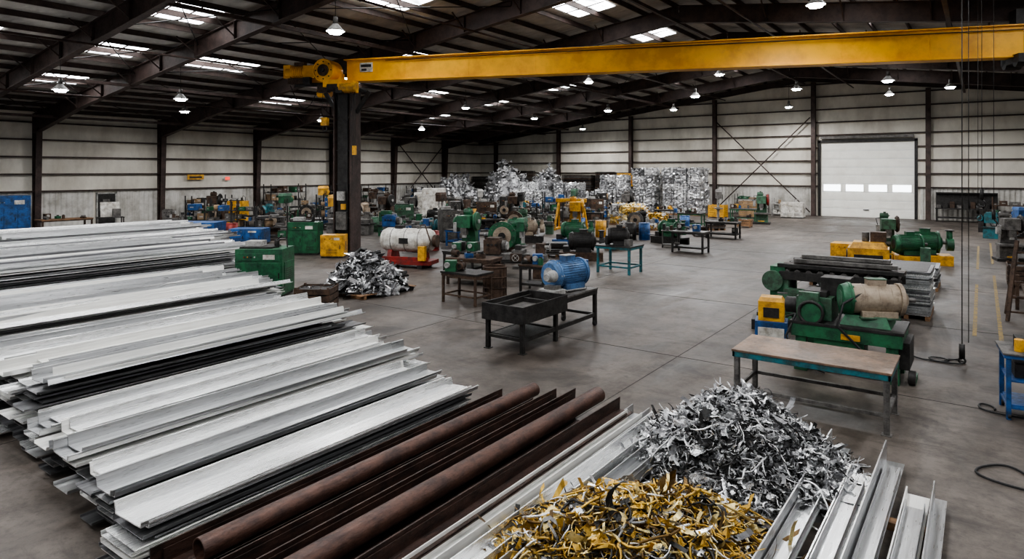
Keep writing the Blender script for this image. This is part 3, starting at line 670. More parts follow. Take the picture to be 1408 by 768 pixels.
def cabinet(name,x,y,w,d,h,mat,rz=0,top=True,dark=DARK):
    b=B();b.box(0,0,0,w*.96,d*.96,.08,dark);b.box(0,0,.08,w,d,h-.08,mat)
    n=max(1,round(w/.7))
    for i in range(n):
        cx=-w/2+(i+.5)*w/n
        b.box(cx,-d/2-.008,.14,w/n-.06,.02,h*.62,mat);b.box(cx+w/n*.36,-d/2-.03,h*.4,.03,.03,.16,dark)
        for k in range(4): b.box(cx,-d/2-.022,.2+k*.05,w/n*.5,.012,.018,dark)
    b.box(0,-d/2-.01,h*.76,w*.9,.02,h*.16,mat)
    for i in range(4): b.cyl((-w*.3+i*.1,-d/2-.02,h*.84),(-w*.3+i*.1,-d/2-.045,h*.84),.022,(RED,YEL,DARK,LGREY)[i],seg=10)
    b.box(w*.22,-d/2-.022,h*.79,w*.25,.01,h*.1,WHITE)
    b.box(w/2+.008,0,.3,.02,d*.7,h*.5,mat)
    for k in range(6): b.box(w/2+.02,0,h*.35+k*.06,.01,d*.5,.02,dark)
    if top:
        b.box(-w*.1,0,h,w*.7,d*.7,.05,dark);b.box(-w*.2,0,h+.05,w*.35,d*.4,.15,LGREY);b.cyl((w*.25,0,h),(w*.25,0,h+.22),.07,dark,seg=14);b.tube([(w*.25,0,h+.2),(w*.35,0,h+.35),(w*.45,.05,h+.25),(w*.5,.05,h*.5)],.02,RUBB,6)
    return b.done(name,(x,y,0),rz,.01)
def lathe(name,x,y,mat,rz=0,s=1,L_=2.6,mat2=None):
    b=B();m2=mat2 or GREY
    b.box(-L_*.36,0,0,L_*.24,.7,.62,mat);b.box(L_*.38,0,0,L_*.18,.6,.62,mat);b.box(0,0,.55,L_,.85,.05,DARK)
    b.box(0,0,.62,L_*.94,.42,.2,m2);b.box(0,-.14,.82,L_*.9,.05,.04,LGREY);b.box(0,.14,.82,L_*.9,.05,.04,LGREY)
    b.box(-L_*.34,0,.82,L_*.26,.6,.5,mat);b.box(-L_*.34,0,1.32,L_*.2,.5,.07,mat)
    b.cyl((-L_*.21,0,1.1),(-L_*.15,0,1.1),.2,GREY,seg=24);b.cyl((-L_*.15,0,1.1),(-L_*.12,0,1.1),.16,LGREY,seg=6)
    for i in range(3): b.cyl((-L_*.40+i*.15,-.3,1.15),(-L_*.40+i*.15,-.36,1.15),.04,DARK,seg=10)
    b.box(L_*.05,0,.86,.4,.62,.12,m2);b.box(L_*.05,-.1,.98,.2,.2,.16,DARK);b.box(L_*.05,-.42,.62,.4,.1,.26,mat);b.wheel((L_*.05,-.52,.74),.12,(0,1,0),LGREY,4,.012)
    b.box(L_*.38,0,.86,.3,.3,.36,mat);b.cyl((L_*.38-.28,0,1.1),(L_*.38+.3,0,1.1),.06,LGREY,seg=14);b.wheel((L_*.38+.34,0,1.1),.13,(1,0,0),LGREY,4,.012)
    b.box(-L_*.34,.45,.3,.5,.25,.6,DARK);motor(b,(-L_*.34,.5,1.05),.14,.4,0,mat,fins=16)
    return b.done(name,(x,y,0),rz,.008,s)
def press(name,x,y,mat,rz=0,s=1,fly=DARK):
    b=B();b.box(0,0,0,1.1,1.0,.12,DARK);b.box(0,.12,.12,.8,.6,.62,mat);b.box(0,-.15,.68,.95,.75,.09,GREY)
    b.hexa([(-.32,.1,.74),(.32,.1,.74),(.32,.48,.74),(-.32,.48,.74),(-.28,.05,1.5),(.28,.05,1.5),(.28,.48,1.5),(-.28,.48,1.5)],mat)
    b.box(0,-.05,1.4,.6,.95,.5,mat);b.box(0,-.38,1.1,.26,.24,.32,GREY);b.box(0,-.38,.98,.16,.14,.12,LGREY)
    b.cyl((.32,0,1.65),(.48,0,1.65),.36,fly,seg=30);b.torus((.4,0,1.65),.36,.05,(1,0,0),fly);b.cyl((.48,0,1.65),(.54,0,1.65),.09,LGREY,seg=14)
    motor(b,(-.1,.35,2.02),.14,.42,0,mat,fins=16);b.box(-.45,-.2,1.2,.16,.3,.4,LGREY);b.box(0,-.55,.2,.4,.12,.05,YEL)
    b.tube([(-.45,-.2,1.6),(-.5,.1,1.9),(-.35,.4,1.9),(-.2,.4,1.95)],.02,RUBB,6)
    return b.done(name,(x,y,0),rz,.01,s)
def drillp(name,x,y,mat,rz=0,s=1):
    b=B();b.box(0,0,0,.6,.8,.1,GREY);b.cyl((0,.2,.1),(0,.2,1.6),.07,LGREY,seg=16);b.box(0,-.05,.85,.45,.5,.05,GREY);b.box(0,.18,.78,.2,.2,.16,mat)
    b.box(0,-.02,1.45,.3,.7,.36,mat);b.wedge(0,.0,1.81,.34,.8,.14,.8,.85,mat);b.cyl((0,-.25,1.2),(0,-.25,1.48),.05,LGREY,seg=12);b.cyl((0,-.25,1.1),(0,-.25,1.2),.02,DARK,seg=8)
    b.wheel((.2,-.2,1.55),.14,(1,0,0),DARK,3,.012);motor(b,(0,.42,1.62),.13,.34,math.pi/2,mat,fins=16)
    return b.done(name,(x,y,0),rz,.006,s)
def tank(name,x,y,mat,basem,rz=0,s=1,L_=2.0,r_=.42):
    b=B();zc=.42+r_+.12
    b.box(0,0,.12,L_*.95,.9,.14,basem);b.box(-L_*.3,0,0,.2,.9,.12,DARK);b.box(L_*.3,0,0,.2,.9,.12,DARK);b.box(0,-.42,.26,L_*.9,.05,.14,basem)
    for sx in(-1,1): b.wedge(sx*L_*.28,0,.26,.16,.8,zc-r_*.8-.26,1,.7,basem)
    b.cyl((-L_*.38,0,zc),(L_*.38,0,zc),r_,mat,seg=30)
    for sx in(-1,1): b.cyl((sx*L_*.38,0,zc),(sx*L_*.45,0,zc),r_,mat,r1=r_*.82,seg=30);b.cyl((sx*L_*.45,0,zc),(sx*L_*.49,0,zc),r_*.82,mat,r1=r_*.4,seg=30)
    for q in(-.25,0,.25): b.torus((q*L_,0,zc),r_,.015,(1,0,0),GREY,sg=6)
    b.cyl((L_*.2,0,zc+r_-.05),(L_*.2,0,zc+r_+.12),.08,GREY,seg=14);b.box(-L_*.15,0,zc+r_-.04,.3,.25,.14,DARK);b.box(0,-r_*.98,zc-.1,.35,.04,.2,DARK)
    b.box(L_*.36,-.5,.3,.25,.2,.5,YEL);b.cyl((L_*.5,-.1,zc),(L_*.56,-.1,zc),.22,BROWN,seg=18)
    b.tube([(L_*.2,0,zc+r_+.1),(L_*.35,-.2,zc+r_+.15),(L_*.5,-.45,zc),(L_*.45,-.5,.6)],.025,BROWN,8)
    return b.done(name,(x,y,0),rz,.008,s)
def flywheel(name,x,y,mat,rz=0,s=1,ring=BROWN):
    b=B();b.box(0,0,0,1.5,1.1,.14,DARK);b.box(-.1,.2,.14,1.1,.7,.45,BROWN);b.box(.45,.2,.55,.6,.6,.7,mat)
    b.cyl((0,-.30,1.05),(0,.1,1.05),.52,mat,seg=36);b.cyl((0,-.38,1.05),(0,-.3,1.05),.56,ring,seg=36);b.cyl((0,-.42,1.05),(0,-.37,1.05),.36,BEIGE,seg=30);b.cyl((0,-.5,1.05),(0,-.4,1.05),.14,DARK,seg=20)
    for i in range(12):
        t=2*math.pi*i/12;b.cyl((.47*math.cos(t),-.41,1.05+.47*math.sin(t)),(.47*math.cos(t),-.38,1.05+.47*math.sin(t)),.025,GREY,seg=6)
    motor(b,(.45,.25,1.48),.2,.6,0,mat,fins=20);b.cyl((-.5,.3,.59),(-.5,.3,1.2),.14,GREEN,seg=18);b.box(-.3,.0,.4,.4,.5,.2,BROWN)
    return b.done(name,(x,y,0),rz,.01,s)
def pumpset(name,x,y,mat,basem,rz=0,s=1,r_=.4,L_=1.3):
    b=B()
    for sy in(-.4,.4): b.box(0,sy,0,L_*1.5,.12,.3,basem)
    b.box(0,0,.3,L_*1.5,.95,.08,basem);b.box(-L_*.5,0,.38,.3,.6,.25,DARK)
    motor(b,(.1,0,.38+r_*1.17),r_,L_,0,mat);b.cyl((L_*.62,0,.38+r_),(L_*.8,0,.38+r_),r_*.6,mat,seg=24);b.cyl((L_*.7,0,.38+r_),(L_*.7,0,.38+r_*2.3),.1,mat,seg=14);b.cyl((L_*.7,0,.38+r_*2.3),(L_*.7,0,.42+r_*2.3),.16,DARK,seg=14)
    return b.done(name,(x,y,0),rz,.008,s)
def rack(name,x,y,w,d,h,mat,rz=0,seed=0,n=4,fill=(BLUE,GREY,DARK,CARD,BROWN,GREEN)):
    r=random.Random(seed);b=B()
    for sx in(-1,1):
        for sy in(-1,1): b.box(sx*(w/2-.03),sy*(d/2-.03),0,.06,.06,h,mat)
        b.beam((sx*(w/2-.03),-d/2,.2),(sx*(w/2-.03),d/2,h-.2),.03,.03,mat)
    for k in range(n):
        z=.12+k*(h-.2)/n;b.box(0,0,z,w,d,.04,mat);x0=-w/2+.1
        while x0<w/2-.35:
            ww=r.uniform(.2,.6);hh=r.uniform(.12,(h-.2)/n*.8);mt=r.choice(fill)
            if x0+ww>w/2-.05: break
            q=r.random()
            if q<.6: b.box(x0+ww/2,0,z+.04,ww*.9,d*.8,hh,mt);b.box(x0+ww/2,-d*.4,z+.04+hh*.4,ww*.4,.02,hh*.2,LGREY)
            elif q<.8: b.cyl((x0+ww/2,0,z+.04),(x0+ww/2,0,z+.04+hh),ww*.4,mt,seg=14)
            else:
                for t in range(3): b.cyl((x0,-.1+t*.1,z+.08),(x0+ww,-.1+t*.1,z+.08),.04,GREY,seg=8)
            x0+=ww+.04
    return b.done(name,(x,y,0),rz,0)
def drum(name,x,y,mat,s=1):
    b=B();b.cyl((0,0,0),(0,0,.88),.29,mat,seg=24)
    for z in(.02,.3,.58,.87): b.torus((0,0,z),.29,.015,(0,0,1),mat,sg=6)
    b.cyl((.12,0,.88),(.12,0,.9),.04,DARK,seg=10);return b.done(name,(x,y,0),0,0,s)
def crate(name,x,y,w,d,h,mat,rz=0,fill=None):
    b=B()
    for sx in(-1,1):
        for sy in(-1,1): b.box(sx*(w/2-.03),sy*(d/2-.03),0,.06,.06,h,mat)
    b.box(0,0,.08,w,d,.03,mat);n=max(2,int(h/.16))
    for k in range(n):
        z=.1+k*(h-.1)/n
        for sy in(-1,1): b.box(0,sy*d/2,z,w,.025,(h-.1)/n*.8,mat)
        for sx in(-1,1): b.box(sx*w/2,0,z,.025,d,(h-.1)/n*.8,mat)
    b.box(0,0,.11,w-.06,d-.06,h*.7,fill or DARK)
    r=random.Random(int(w*100+x*10))
    for i in range(14): 
        p=Vector((r.uniform(-w*.4,w*.4),r.uniform(-d*.4,d*.4),h*.8));q=Vector((r.uniform(-.15,.15),r.uniform(-.15,.15),r.uniform(0,.1)));b.beam(p-q,p+q,.06,.05,r.choice((fill or BROWN,SCR2,DARK)))
    return b.done(name,(x,y,0),rz,0)
def sheets(name,x,y,w,d,h,mats,seed=0,rz=0):
    r=random.Random(seed);b=B()
    for sx in(-1,0,1): b.box(sx*(w/2-.06),0,0,.1,d,.1,WOOD)
    z=.1
    while z<h: 
        t=r.choice((.02,.03,.05));b.box(r.uniform(-.03,.03),r.uniform(-.04,.04),z,w+r.uniform(-.08,.04),d+r.uniform(-.08,.04),t*.82,r.choice(mats),rz=r.uniform(-.02,.02));b.box(0,0,z,w*.85,d*.9,t,DARK);z+=t
    return b.done(name,(x,y,0),rz,0)

cabinet('green_machine_cabinet',-16.95,11.3,1.35,1.0,1.38,GREEN,math.radians(35))
crate('rusty_parts_crate',-14.1,10.9,.9,.8,.62,BROWN,.6);crate('rusty_parts_crate',-12.4,9.9,.6,.55,.36,BROWN,.5)
b=B();b.cyl((0,0,0),(0,0,.9),.33,BROWN,seg=24,caps=False);b.cyl((0,0,0),(0,0,.75),.31,DARK,seg=24)
for i in range(16):
    t=2*math.pi*i/16;b.box(.335*math.cos(t),.335*math.sin(t),0,.02,.03,.9,BROWN,rz=t)
for z in(.02,.3,.6,.88): b.torus((0,0,z),.335,.02,(0,0,1),BROWN,sg=6)
b.done('rusty_scrap_bin',(-11.3,14.9,0))
cabinet('yellow_control_cabinet',-22.0,17.9,.95,.7,.95,YEL,.6,False)
cabinet('green_machine_cabinet',-23.9,17.9,1.3,.8,1.4,GREEN,.6)
tank('compressor_tank',-17.6,17.8,WHITE,RED,.35,1.05,2.1)
press('mechanical_press',-17.0,20.6,GREEN,.3,.95,GREEN)
flywheel('flywheel_machine',-15.5,21.0,GREEN,.5,1.0,GREEN)
lathe('metal_lathe',-12.9,18.2,BROWN,.35,.95,2.4,GREY)
bench('steel_workbench',-13.2,16.3,1.6,.9,.85,BROWN,BROWN,.2,DARK,.07,8,5)
bench('steel_workbench',-14.8,17.7,1.3,.8,.8,DARK,DARK,.1,DARK,.07,6,6)
bench('steel_workbench',-10.7,16.4,1.2,.7,.82,BROWN,DARK,.1,DARK,.06,6,16)
drillp('drill_press',-13.9,20.0,GREEN,.4,.95);pumpset('electric_motor_set',-13.2,23.2,DARK,BROWN,.5,.9)
pumpset('electric_motor_set',-15.8,27.0,GREEN,BLUE,.3,.95)
pumpset('electric_motor_set',-18.8,27.4,BEIGE,DARK,.5,.9)
flywheel('flywheel_machine',-20.6,29.0,GREEN2,.4,.9,BROWN)
press('mechanical_press',-18.3,31.5,YEL,.5,1.0,YEL)
pumpset('electric_motor_set',-12.6,31.0,GREEN,DARK,-.3,.9)
stand_motor('motor_on_steel_stand',-17.5,24.0,1.3,1.0,.8,BROWN,BEIGE,.25,.7,.8)
stand_motor('motor_on_steel_stand',-20.3,24.2,1.4,1.0,.8,BLUE,GREEN,.28,.8,.3)
lathe('metal_lathe',-23.5,23.7,BLUE,.5,1.0);lathe('metal_lathe',-26.2,26.0,GREEN,.5,1.0);lathe('metal_lathe',-29.3,25,GREY,.4,1.05)
b=B()
for sx in(-1,1):
    for sy in(-1,1): b.beam((sx*.9,sy*.6,0),(sx*.75,0,1.75),.11,.11,YEL)
    b.box(sx*.9,0,.02,.15,1.4,.12,YEL)
b.box(0,0,1.7,1.9,.2,.22,YEL);b.box(.2,0,1.3,.35,.3,.4,DARK);b.cyl((.2,0,.9),(.2,0,1.3),.02,DARK,seg=6);b.done('gantry_hoist_frame',(-20.4,34.6,0),.3,.01)
cabinet('blue_tool_cabinet',-43.6,13.0,1.9,1.4,2.25,BLUE,math.pi/2,False)
cabinet('blue_tool_cabinet',-43.9,10.5,1.6,1.2,2.25,BLUE,math.pi/2,False)
bench('wooden_workbench',-42.4,15.4,2.6,1.1,.9,WOOD,BROWN,math.pi/2,WOOD,.09,8,9)
b=B();legs(b,1.4,.9,.8,.06,DARK,.2,DARK);b.box(0,0,.8,1.4,.9,.04,DARK);b.box(0,.1,.84,1.0,.04,.9,WHITE,rx=-.25);b.box(.3,-.2,.84,.4,.4,.5,GREY);b.done('drafting_stand',(-42.6,17.9,0),1.3,0)
cabinet('blue_parts_container',-32.0,17.6,2.1,1.3,1.05,BLUE,.6,False)
cabinet('blue_parts_container',-29.2,18.6,1.6,1.1,.8,BLUE,.6,False)
r=random.Random(21)
mats_=[GREY,DARK,GREEN2,BLUE,BROWN,LGREY,GREEN,DARK,TEAL,GREY,BEIGE,BROWN,YEL]
spots=[(-41.5,21.6),(-39.2,22.6),(-40.6,25),(-37.4,23.6),(-42.0,28),(-39.5,27.6),(-36.3,27.2),(-42.0,33.2),(-39.6,33),(-35.0,30.6),(-36.2,34.6),(-32.2,30.5),(-30.2,33),(-37.5,38),(-41,38.5),(-34.5,39.6),(-30.5,38.4),(-27.2,37),(-26.0,33.4),(-32,43.0),(-36,43.5),(-41,43.0),(-28.5,42.4),(-24.5,41),(-23.8,36.8),(-22.5,32.6),(-26.2,30)]
def far(p,q,d): return (p[0]-q[0])**2+(p[1]-q[1])**2>d*d
fixed=[(-23.2,19.6),(-22,17.9),(-23.9,17.9),(-17.6,17.8),(-17,20.6),(-20.3,24.2),(-23.5,23.7),(-26.2,26),(-29.3,25),(-32,17.6),(-29.2,18.6),(-33.5,36.6),(-35.3,37.3),(-20.6,29),(-18.8,27.4),(-20.4,34.6),(-18.3,31.5),(-24.6,45.6),(-28.4,48.6),(-31.4,47),(-19.4,40.4),(-17.2,38),(-26.5,21.9),(-28,22.8),(-38.3,30.2),(-40,46.5),(-15.8,27),(-17.5,24),(-13.2,23.2),(-15.5,21),(-12.6,31),(-16,34.4),(-15,31.6),(-10.5,28.2),(-10.5,21.2),(-11.3,35.2),(-15.2,41),(-18,44),(-21.3,44.3),(-14.6,44.5)]
tries=0
while len(spots)<74 and tries<9000:
    tries+=1
    t=r.random();p=(-42+t*20+r.uniform(-2,2),r.uniform(20.5,44))
    if p[0]<-42.6: continue
    if all(far(p,q,1.95) for q in spots+fixed): spots.append(p)
for i,(x,y) in enumerate(spots):
    m_=mats_[r.randrange(len(mats_))];a=r.uniform(.2,1.1);k=(i*5+r.randrange(3))%8
    if k==0: lathe('metal_lathe',x,y,m_,a,.85)
    elif k==1: press('mechanical_press',x,y,m_,a,1.0)
    elif k==2: drillp('drill_press',x,y,m_,a,1.15)
    elif k==3: bench('steel_workbench',x,y,1.7,.9,.9,GREY,DARK,a,DARK,.07,9,i)
    elif k==4: cabinet('machine_control_cabinet',x,y,1.1,.8,1.6,m_,a)
    elif k==5: pumpset('electric_motor_set',x,y,m_,DARK,a,.8)
    elif k==6: flywheel('flywheel_machine',x,y,m_,a,.85,DARK)
    else: rack('storage_rack',x,y,1.6,.8,1.6+.6*r.random(),DARK,a,i+50,3)
# small floor clutter: drums, crates, carts between the machines
def cart(name,x,y,mat,rz=0,seed=0):
    r_=random.Random(seed);b=B();legs(b,.8,.5,.8,.035,mat,.12,mat);b.box(0,0,.78,.8,.5,.03,mat)
    for sx in(-1,1):
        for sy in(-1,1): b.cyl((sx*.34-.02,sy*.19,.05),(sx*.34+.02,sy*.19,.05),.05,RUBB,seg=12)
    b.tube([(.38,-.2,.8),(.5,-.2,.95),(.5,.2,.95),(.38,.2,.8)],.015,GREY,6)
    for k in range(4): b.box(-.28+k*.17,r_.uniform(-.1,.1),.81,.13,.2,r_.uniform(.08,.3),r_.choice((DARK,GREY,BROWN,BLUE,YEL,LGREY)))
    return b.done(name,(x,y,0),rz,0)
small=[];tries=0
while len(small)<34 and tries<9000:
    tries+=1;p=(r.uniform(-40,-11.5),r.uniform(17.5,45))
    if p[0]>-14 and p[1]<26: continue
    if all(far(p,q,1.42) for q in spots+fixed) and all(far(p,q,1.5) for q in small): small.append(p)
for i,(x,y) in enumerate(small):
    k=i%4
    if k==0: drum('oil_drum',x,y,(BLUE,DARK,RED,GREEN2,YEL)[i%5])
    elif k==1: crate('parts_crate',x,y,.8,.65,.55,(BROWN,WOOD,GREY)[i%3],r.random())
    elif k==2: cart('tool_trolley',x,y,(RED,BLUE,GREY,DARK)[i%4],r.random()*2,i)
    else: sheets('steel_plate_stack',x,y,.9,.7,.45+.2*r.random(),[DARK,GREY,ALU2,BROWN],i,r.random())
rack('storage_rack',-44.2,31.2,3.2,1.0,2.6,DARK,math.pi/2,1);rack('storage_rack',-44.2,36.8,3.2,1.0,2.4,DARK,math.pi/2,2);rack('storage_rack',-44.2,40.8,3,1.0,2.4,GREY,math.pi/2,3);rack('storage_rack',-44.2,46.4,3,1.0,2.2,DARK,math.pi/2,4)
rack('storage_rack',-44.2,25,3,.9,1.9,DARK,math.pi/2,5)
cabinet('white_machine_enclosure',-33.5,36.6,1.6,1.3,2.3,WHITE,.6,False);cabinet('white_machine_enclosure',-35.5,37.5,1.2,1.1,1.9,WHITE,.6,False)
drillp('yellow_robot_welder',-38.3,30.2,YEL,.5,1.3);drillp('drill_press',-26.5,21.9,GREEN,.5,1.0);drillp('drill_press',-28,22.8,YEL,.5,1.2)
for x,y,m_ in((-21,21.6,BLUE),(-20.3,22.1,RED),(-15,31.6,DARK),(-14.4,32.0,BLUE)): drum('oil_drum',x,y,m_)
sheets('steel_plate_stack',-31.4,55.0,3.2,1.6,3.2,[DARK,BROWN,GREY],1);sheets('steel_plate_stack',-28.9,55.4,1.5,1.4,3.5,[DARK,BROWN],2);sheets('steel_plate_stack',-42.6,54.4,2.4,1.6,3.0,[DARK,GREY],3);sheets('steel_plate_stack',-38.5,54.8,3,1.6,3.6,[DARK,BROWN,GREY],33)
b=B()
for sx in(-1,1): b.box(sx*.7,0,0,.1,.1,2.3,DARK)
b.box(0,0,2.2,1.7,.5,1.2,YEL);b.box(0,-.26,2.4,1.3,.02,.3,ORANGE);b.box(0,0,0,1.6,.5,.08,DARK);b.done('yellow_switchgear_panel',(-26.6,55.2,0),0,.01)
rack('storage_rack',-15.6,56.0,2.6,.9,1.7,GREY,0,7);rack('storage_rack',-13,56.0,1.8,.8,1.4,LGREY,0,8,3,(LGREY,WHITE,BLUE,CARD));
press('mechanical_press',-12.2,46.2,GREEN2,.2,1.0,RED);drillp('drill_press',-14.6,44.5,GREY,.4,1.2);bench('steel_workbench',-14,48.2,1.8,.9,.9,GREY,GREEN,.1,DARK,.07,8,31)
cabinet('parts_trolley',-11.8,53.5,1.6,1.0,1.2,WHITE,0,False);crate('stacked_boxes',-14.6,52.0,1.4,1.1,1.3,CARD,0,YEL);crate('stacked_boxes',-16.6,50.5,1.2,1.0,1.0,YEL,0,CARD)
bench('steel_workbench',-15.2,41.0,1.6,.9,.9,DARK,GREEN,.1,DARK,.07,8,61);flywheel('flywheel_machine',-16.0,34.4,DARK,.3,.8,GREY);bench('steel_workbench',-18.0,44.0,1.8,.9,.9,GREY,DARK,.1,DARK,.07,9,62);press('mechanical_press',-21.3,44.3,GREY,.2,1.0)
b=B();legs(b,3.6,.9,.95,.09,DARK,.25,DARK);b.box(0,0,.9,3.6,.95,.08,DARK);b.box(0,.45,.98,3.6,.05,1.1,DARK)
for i in range(9): b.box(-1.6+i*.4,.1,.98,.28,.4,.2+.12*(i%3),(GREY,DARK,BROWN)[i%3])
b.box(0,.3,2.0,3.6,.5,.06,DARK);b.done('tool_bench_with_backboard',(-.9,56.0,0),0,.006)

# ------- right side machine group
b=B()
for sx in(-1,1): 
    for sy in(-1,1): b.wedge(sx*.72,sy*.42,0,.22,.2,.75,.75,.8,GREEN)
b.box(0,-.42,.10,1.5,.10,.14,GREEN);b.box(0,.42,.10,1.5,.1,.14,GREEN);b.box(0,0,.62,1.75,1.1,.22,GREEN);b.box(0,0,.84,1.8,1.12,.05,DARK)
b.box(-.1,-.25,.3,.8,.5,.32,GREEN);b.box(-.55,.1,.89,.6,.7,.40,GREEN2);b.box(-.55,.1,1.29,.4,.5,.10,DARK)
b.box(-.62,-.30,.89,.34,.12,.5,GREEN2);b.box(-.25,.3,1.2,.5,.4,.42,DARK)
b.wedge(.3,.0,.89,.8,.8,.18,.8,.8,GREEN)
motor(b,(.42,-.05,1.34),.27,1.15,math.radians(25),BEIGE,fl=GREEN,dark=GREEN2,fins=0)
b.cyl((-.55,-.5,1.05),(-.55,-.25,1.05),.2,GREEN,seg=22);b.torus((-.55,-.5,1.05),.2,.03,(0,1,0),DARK)
b.cyl((-.9,.1,1.05),(-1.1,.1,1.05),.15,DARK,seg=20);b.box(.88,0,.25,.18,.8,.45,DARK)
b.tube([(.3,-.3,1.5),(.0,-.6,1.3),(-.1,-.62,.9),(.3,-.6,.5),(.8,-.5,.3)],.022,RUBB,8)
b.tube([(-.8,-.5,1.0),(-.95,-.6,.6),(-.8,-.62,.2),(-.3,-.6,.05)],.02,RUBB,8)
b.cyl((.95,-.35,.13),(1.05,-.35,.13),.12,DARK,seg=18);b.box(1.0,-.1,0,.1,.5,.1,GREEN);b.box(.1,-.57,.66,.3,.02,.1,YEL)
b.done('green_motor_test_machine',(-1.95,13.2,0),0,.01)
b=B();b.box(0,0,0,.7,.6,.1,DARK);b.box(0,0,.1,.62,.52,.42,BLUE);b.box(0,-.27,.2,.5,.02,.2,WHITE);b.box(0,0,.52,.5,.42,.4,YEL);b.wedge(0,0,.92,.5,.42,.08,.8,.8,YEL);b.box(0,-.22,.6,.3,.02,.2,DARK)
b.tube([(.28,0,.6),(.5,.1,.7),(.55,.2,.3),(.8,.2,.05)],.02,RUBB,8);b.done('portable_power_unit',(-3.55,14.2,0),.2,.012)
b=B()
for sx in(-1.15,0,1.15): 
    for sy in(-.4,.4): b.box(sx,sy,0,.12,.12,.95,GREEN2)
for sy in(-.45,.45): b.box(0,sy,.95,2.6,.1,.2,DARK);b.box(0,sy,.3,2.5,.08,.1,GREEN2)
for i in range(10): b.cyl((-1.15+i*.255,-.42,1.12),(-1.15+i*.255,.42,1.12),.08,GREY,seg=14)
for k,(yy,zz) in enumerate(((-.4,1.24),(-.2,1.24),(0,1.24),(.2,1.24),(.4,1.24),(-.25,1.36),(-.05,1.36),(.15,1.36),(-.1,1.46))): b.box(.05*(k%3),yy,zz,2.7-.1*k,.14,.09,(DARK,RUST,GREY)[k%3])
b.box(-1.35,0,.5,.35,.9,.75,GREEN);b.cyl((-1.45,-.55,.9),(-1.45,-.3,.9),.25,GREEN2,seg=20);b.box(0,0,.45,2.2,.7,.12,DARK)
b.box(-.9,-.55,.2,.5,.3,.55,GREEN2);b.cyl((-.5,-.6,.6),(.1,-.6,.6),.16,GREEN,seg=20);b.box(.3,-.55,.35,.4,.25,.35,LGREY)
b.done('roll_forming_machine',(-2.75,17.4,0),0,.006)
sheets('aluminium_sheet_stack',-1.5,19.4,1.0,1.7,1.15,[ALU,ALU2,ALU2,ALU3],4);sheets('aluminium_sheet_stack',-2.9,19.4,1.2,1.7,1.05,[ALU,ALU2,ALU3],5)
pumpset('electric_motor_set',-3.75,15.7,GREEN2,DARK,.2,.6)
b=B();b.box(0,0,0,2.4,1.2,.12,DARK);b.box(-.6,0,.12,1.3,1.1,.75,YEL);b.wedge(-.6,0,.87,1.2,1.0,.2,.8,.8,YEL);b.box(.7,0,.12,1.0,1.1,.55,YEL)
b.box(-.6,-.56,.3,.9,.02,.35,DARK);b.cyl((-1.3,-.3,.6),(-1.25,-.3,.6),.2,DARK,seg=18)
motor(b,(.65,0,1.05),.33,1.0,.3,GREEN);b.box(-.3,.2,1.07,.5,.5,.35,BROWN);b.cyl((-.7,.1,1.05),(-.7,.1,1.4),.12,GREY,seg=14);b.box(1.1,-.5,.2,.3,.3,.8,GREEN2);b.done('hydraulic_power_pack',(-2.7,26.6,0),.1,.012)
pumpset('electric_motor_set',-1.9,30.0,GREEN,YEL,.2,1.0);press('mechanical_press',-3.2,31.4,GREEN2,.2,.85,BROWN);cabinet('yellow_control_cabinet',-4.0,28.4,1.6,.9,.8,YEL,0,False)
sheets('aluminium_sheet_stack',-1.8,24.0,1.5,1.5,.7,[ALU2,ALU3,DARK],8);sheets('steel_plate_stack',-3.7,23.0,1.5,1.3,.8,[DARK,GREY,YEL],9)
b=B();w,d,h=1.0,.8,.95
legs(b,w,d,h,.06,BLUE,.16,BLUE);b.box(0,0,h-.06,w,d,.05,BLUE);b.box(0,0,h-.01,w+.03,d+.03,.03,GREY);b.box(0,0,.55,w-.1,d-.08,.03,BLUE)
for sx in(-1,1):
    for sy in(-1,1): b.cyl((sx*(w/2-.07)-.02,sy*(d/2-.07),.05),(sx*(w/2-.07)+.02,sy*(d/2-.07),.05),.05,RUBB,seg=14)
b.box(-.15,0,h+.02,.35,.3,.18,DARK);b.box(.2,.1,h+.02,.3,.3,.3,BLUE);b.box(-.1,0,.58,.5,.4,.2,DARK);b.cyl((-.3,-.2,h+.02),(-.3,-.2,h+.2),.06,YEL,seg=12)
b.done('blue_tool_cart',(.72,12.3,0),.1,.006)
bench('steel_workbench',1.35,16.4,1.3,1.2,.9,DARK,BLUE,0,DARK,.06,9,41)
b=B()
for i in range(7): b.extr(angle(.09,.09,.012),-1+i*.15,.35+.02*i,-1.5+.1*i,1.4-.1*i,(BROWN,RUST,DARK)[i%3],n=1)
for yy in(-1,1): 
    b.box(-.5,yy,.28,1.5,.08,.08,BROWN)
    for xx in(-1.15,.15): b.box(xx,yy,0,.08,.08,.9,BROWN)
b.done('steel_bar_rack',(1.9,22.5,0));crate('rusty_parts_crate',1.2,26.0,1.1,1.3,.7,BROWN,0);sheets('steel_plate_stack',1.7,29,1.4,1.4,.6,[BROWN,DARK],12)
b=B()
for sx in(-.5,.5): b.beam((sx,-.3,0),(sx*.6,.2,1.9),.07,.07,BROWN);b.beam((sx,.7,0),(sx*.6,.2,1.9),.07,.07,BROWN)
for k in range(5): b.box(0,-.22+.09*k,.35*k+.2,.9-.08*k,.05,.04,BROWN)
b.done('a_frame_stand',(1.0,20.0,0))
lathe('metal_lathe',.6,44.4,TEAL,1.4,1.0);drillp('drill_press',1.4,38,BLUE,.3);bench('steel_workbench',1.9,35,1.8,1,.9,DARK,BROWN,0,DARK,.07,9,43);rack('storage_rack',1.7,50,2.4,.9,2.0,BROWN,0,44);press('mechanical_press',.9,33.0,GREY,.2,.9)
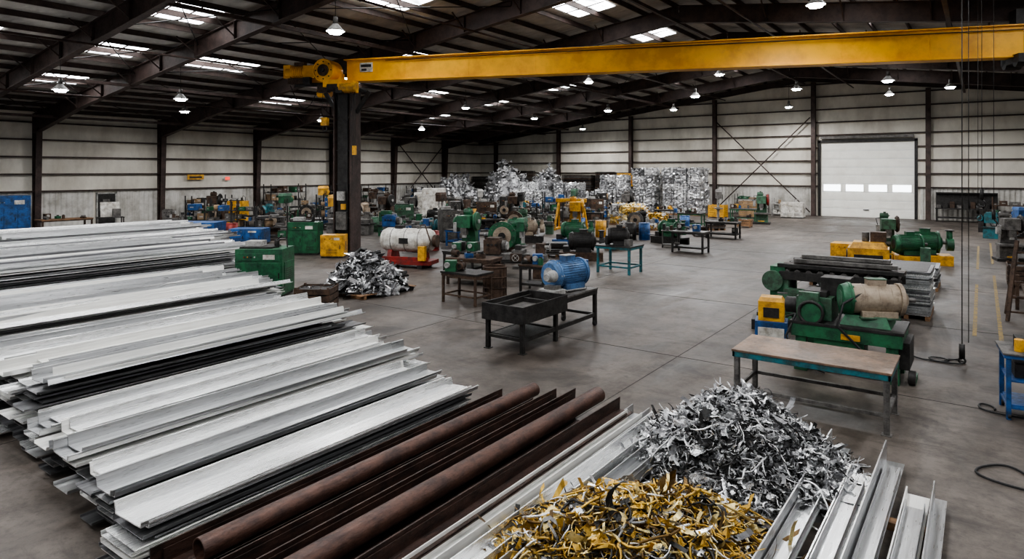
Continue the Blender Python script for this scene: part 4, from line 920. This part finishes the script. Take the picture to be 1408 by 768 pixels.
def cable(name,x,y,pts,r_=.011,hook=None):
    b=B();b.cyl((0,0,pts),(0,0,rz_(x)-.26),r_,DARK,seg=6)
    b.box(0,0,rz_(x)-.30,.12,.12,.06,DARK)
    if hook: 
        b.cyl((0,0,pts-.25),(0,0,pts),.04,DARK,seg=12);b.tube([(0,0,pts-.25),(.07,0,pts-.33),(.05,0,pts-.42),(-.04,0,pts-.42),(-.07,0,pts-.35)],.018,DARK,8)
    return b.done(name,(x,y,0))
b=B();zt=rz_(-.3)-.3;b.cyl((0,0,.35),(0,0,zt),.009,DARK,seg=6);b.cyl((.1,.1,.4),(.1,.1,zt),.007,DARK,seg=6);b.box(0,0,zt-.05,.3,.3,.1,DARK);b.cyl((0,0,.12),(0,0,.38),.05,DARK,seg=12)
b.torus((0,0,.07),.05,.018,(0,1,0),DARK);pts=[(-.05-.22*math.cos(t*.5)-.02*t,.05+.16*math.sin(t*.5),.02) for t in range(26)];b.tube([(0,0,.1)]+pts,.014,RUBB,6)
b.done('hanging_hoist_cable',(-.30,14.8,0))
for x,y,z in((.0,18.5,3.2),(.25,21.0,2.6),(-.1,25.5,2.5)): cable('hanging_hoist_cable',x,y,z,.007,True)
def hose(name,x,y,seed,Rr=.4,n=40):
    r=random.Random(seed);b=B();b.tube([(Rr*(1+.25*math.sin(t*.21+seed))*math.cos(t*.19)+.02*t,Rr*.8*(1+.2*math.cos(t*.13))*math.sin(t*.19),.02) for t in range(n)],.014,RUBB,6);b.done(name,(x,y,0))
hose('rubber_hose',-.15,12.2,2,.25,30);hose('rubber_hose',.05,9.6,3,.42,44)

# ------------------------------------------------------------------ world & camera
w=bpy.data.worlds.new('World');bpy.context.scene.world=w;w.use_nodes=True
w.node_tree.nodes['Background'].inputs[0].default_value=(.88,.92,1,1);w.node_tree.nodes['Background'].inputs[1].default_value=.5
cd=bpy.data.cameras.new('Camera');co=bpy.data.objects.new('Camera',cd);bpy.context.collection.objects.link(co)
cd.sensor_width=36;cd.lens=36*900/1408;cd.shift_y=-149/1408;cd.clip_end=300
co.location=(0,0,H);co.rotation_euler=(math.pi/2,0,math.atan(646/900));bpy.context.scene.camera=co
bpy.context.scene.view_settings.view_transform='AgX';bpy.context.scene.view_settings.look='AgX - Medium High Contrast'
bpy.context.scene.view_settings.exposure=-.08
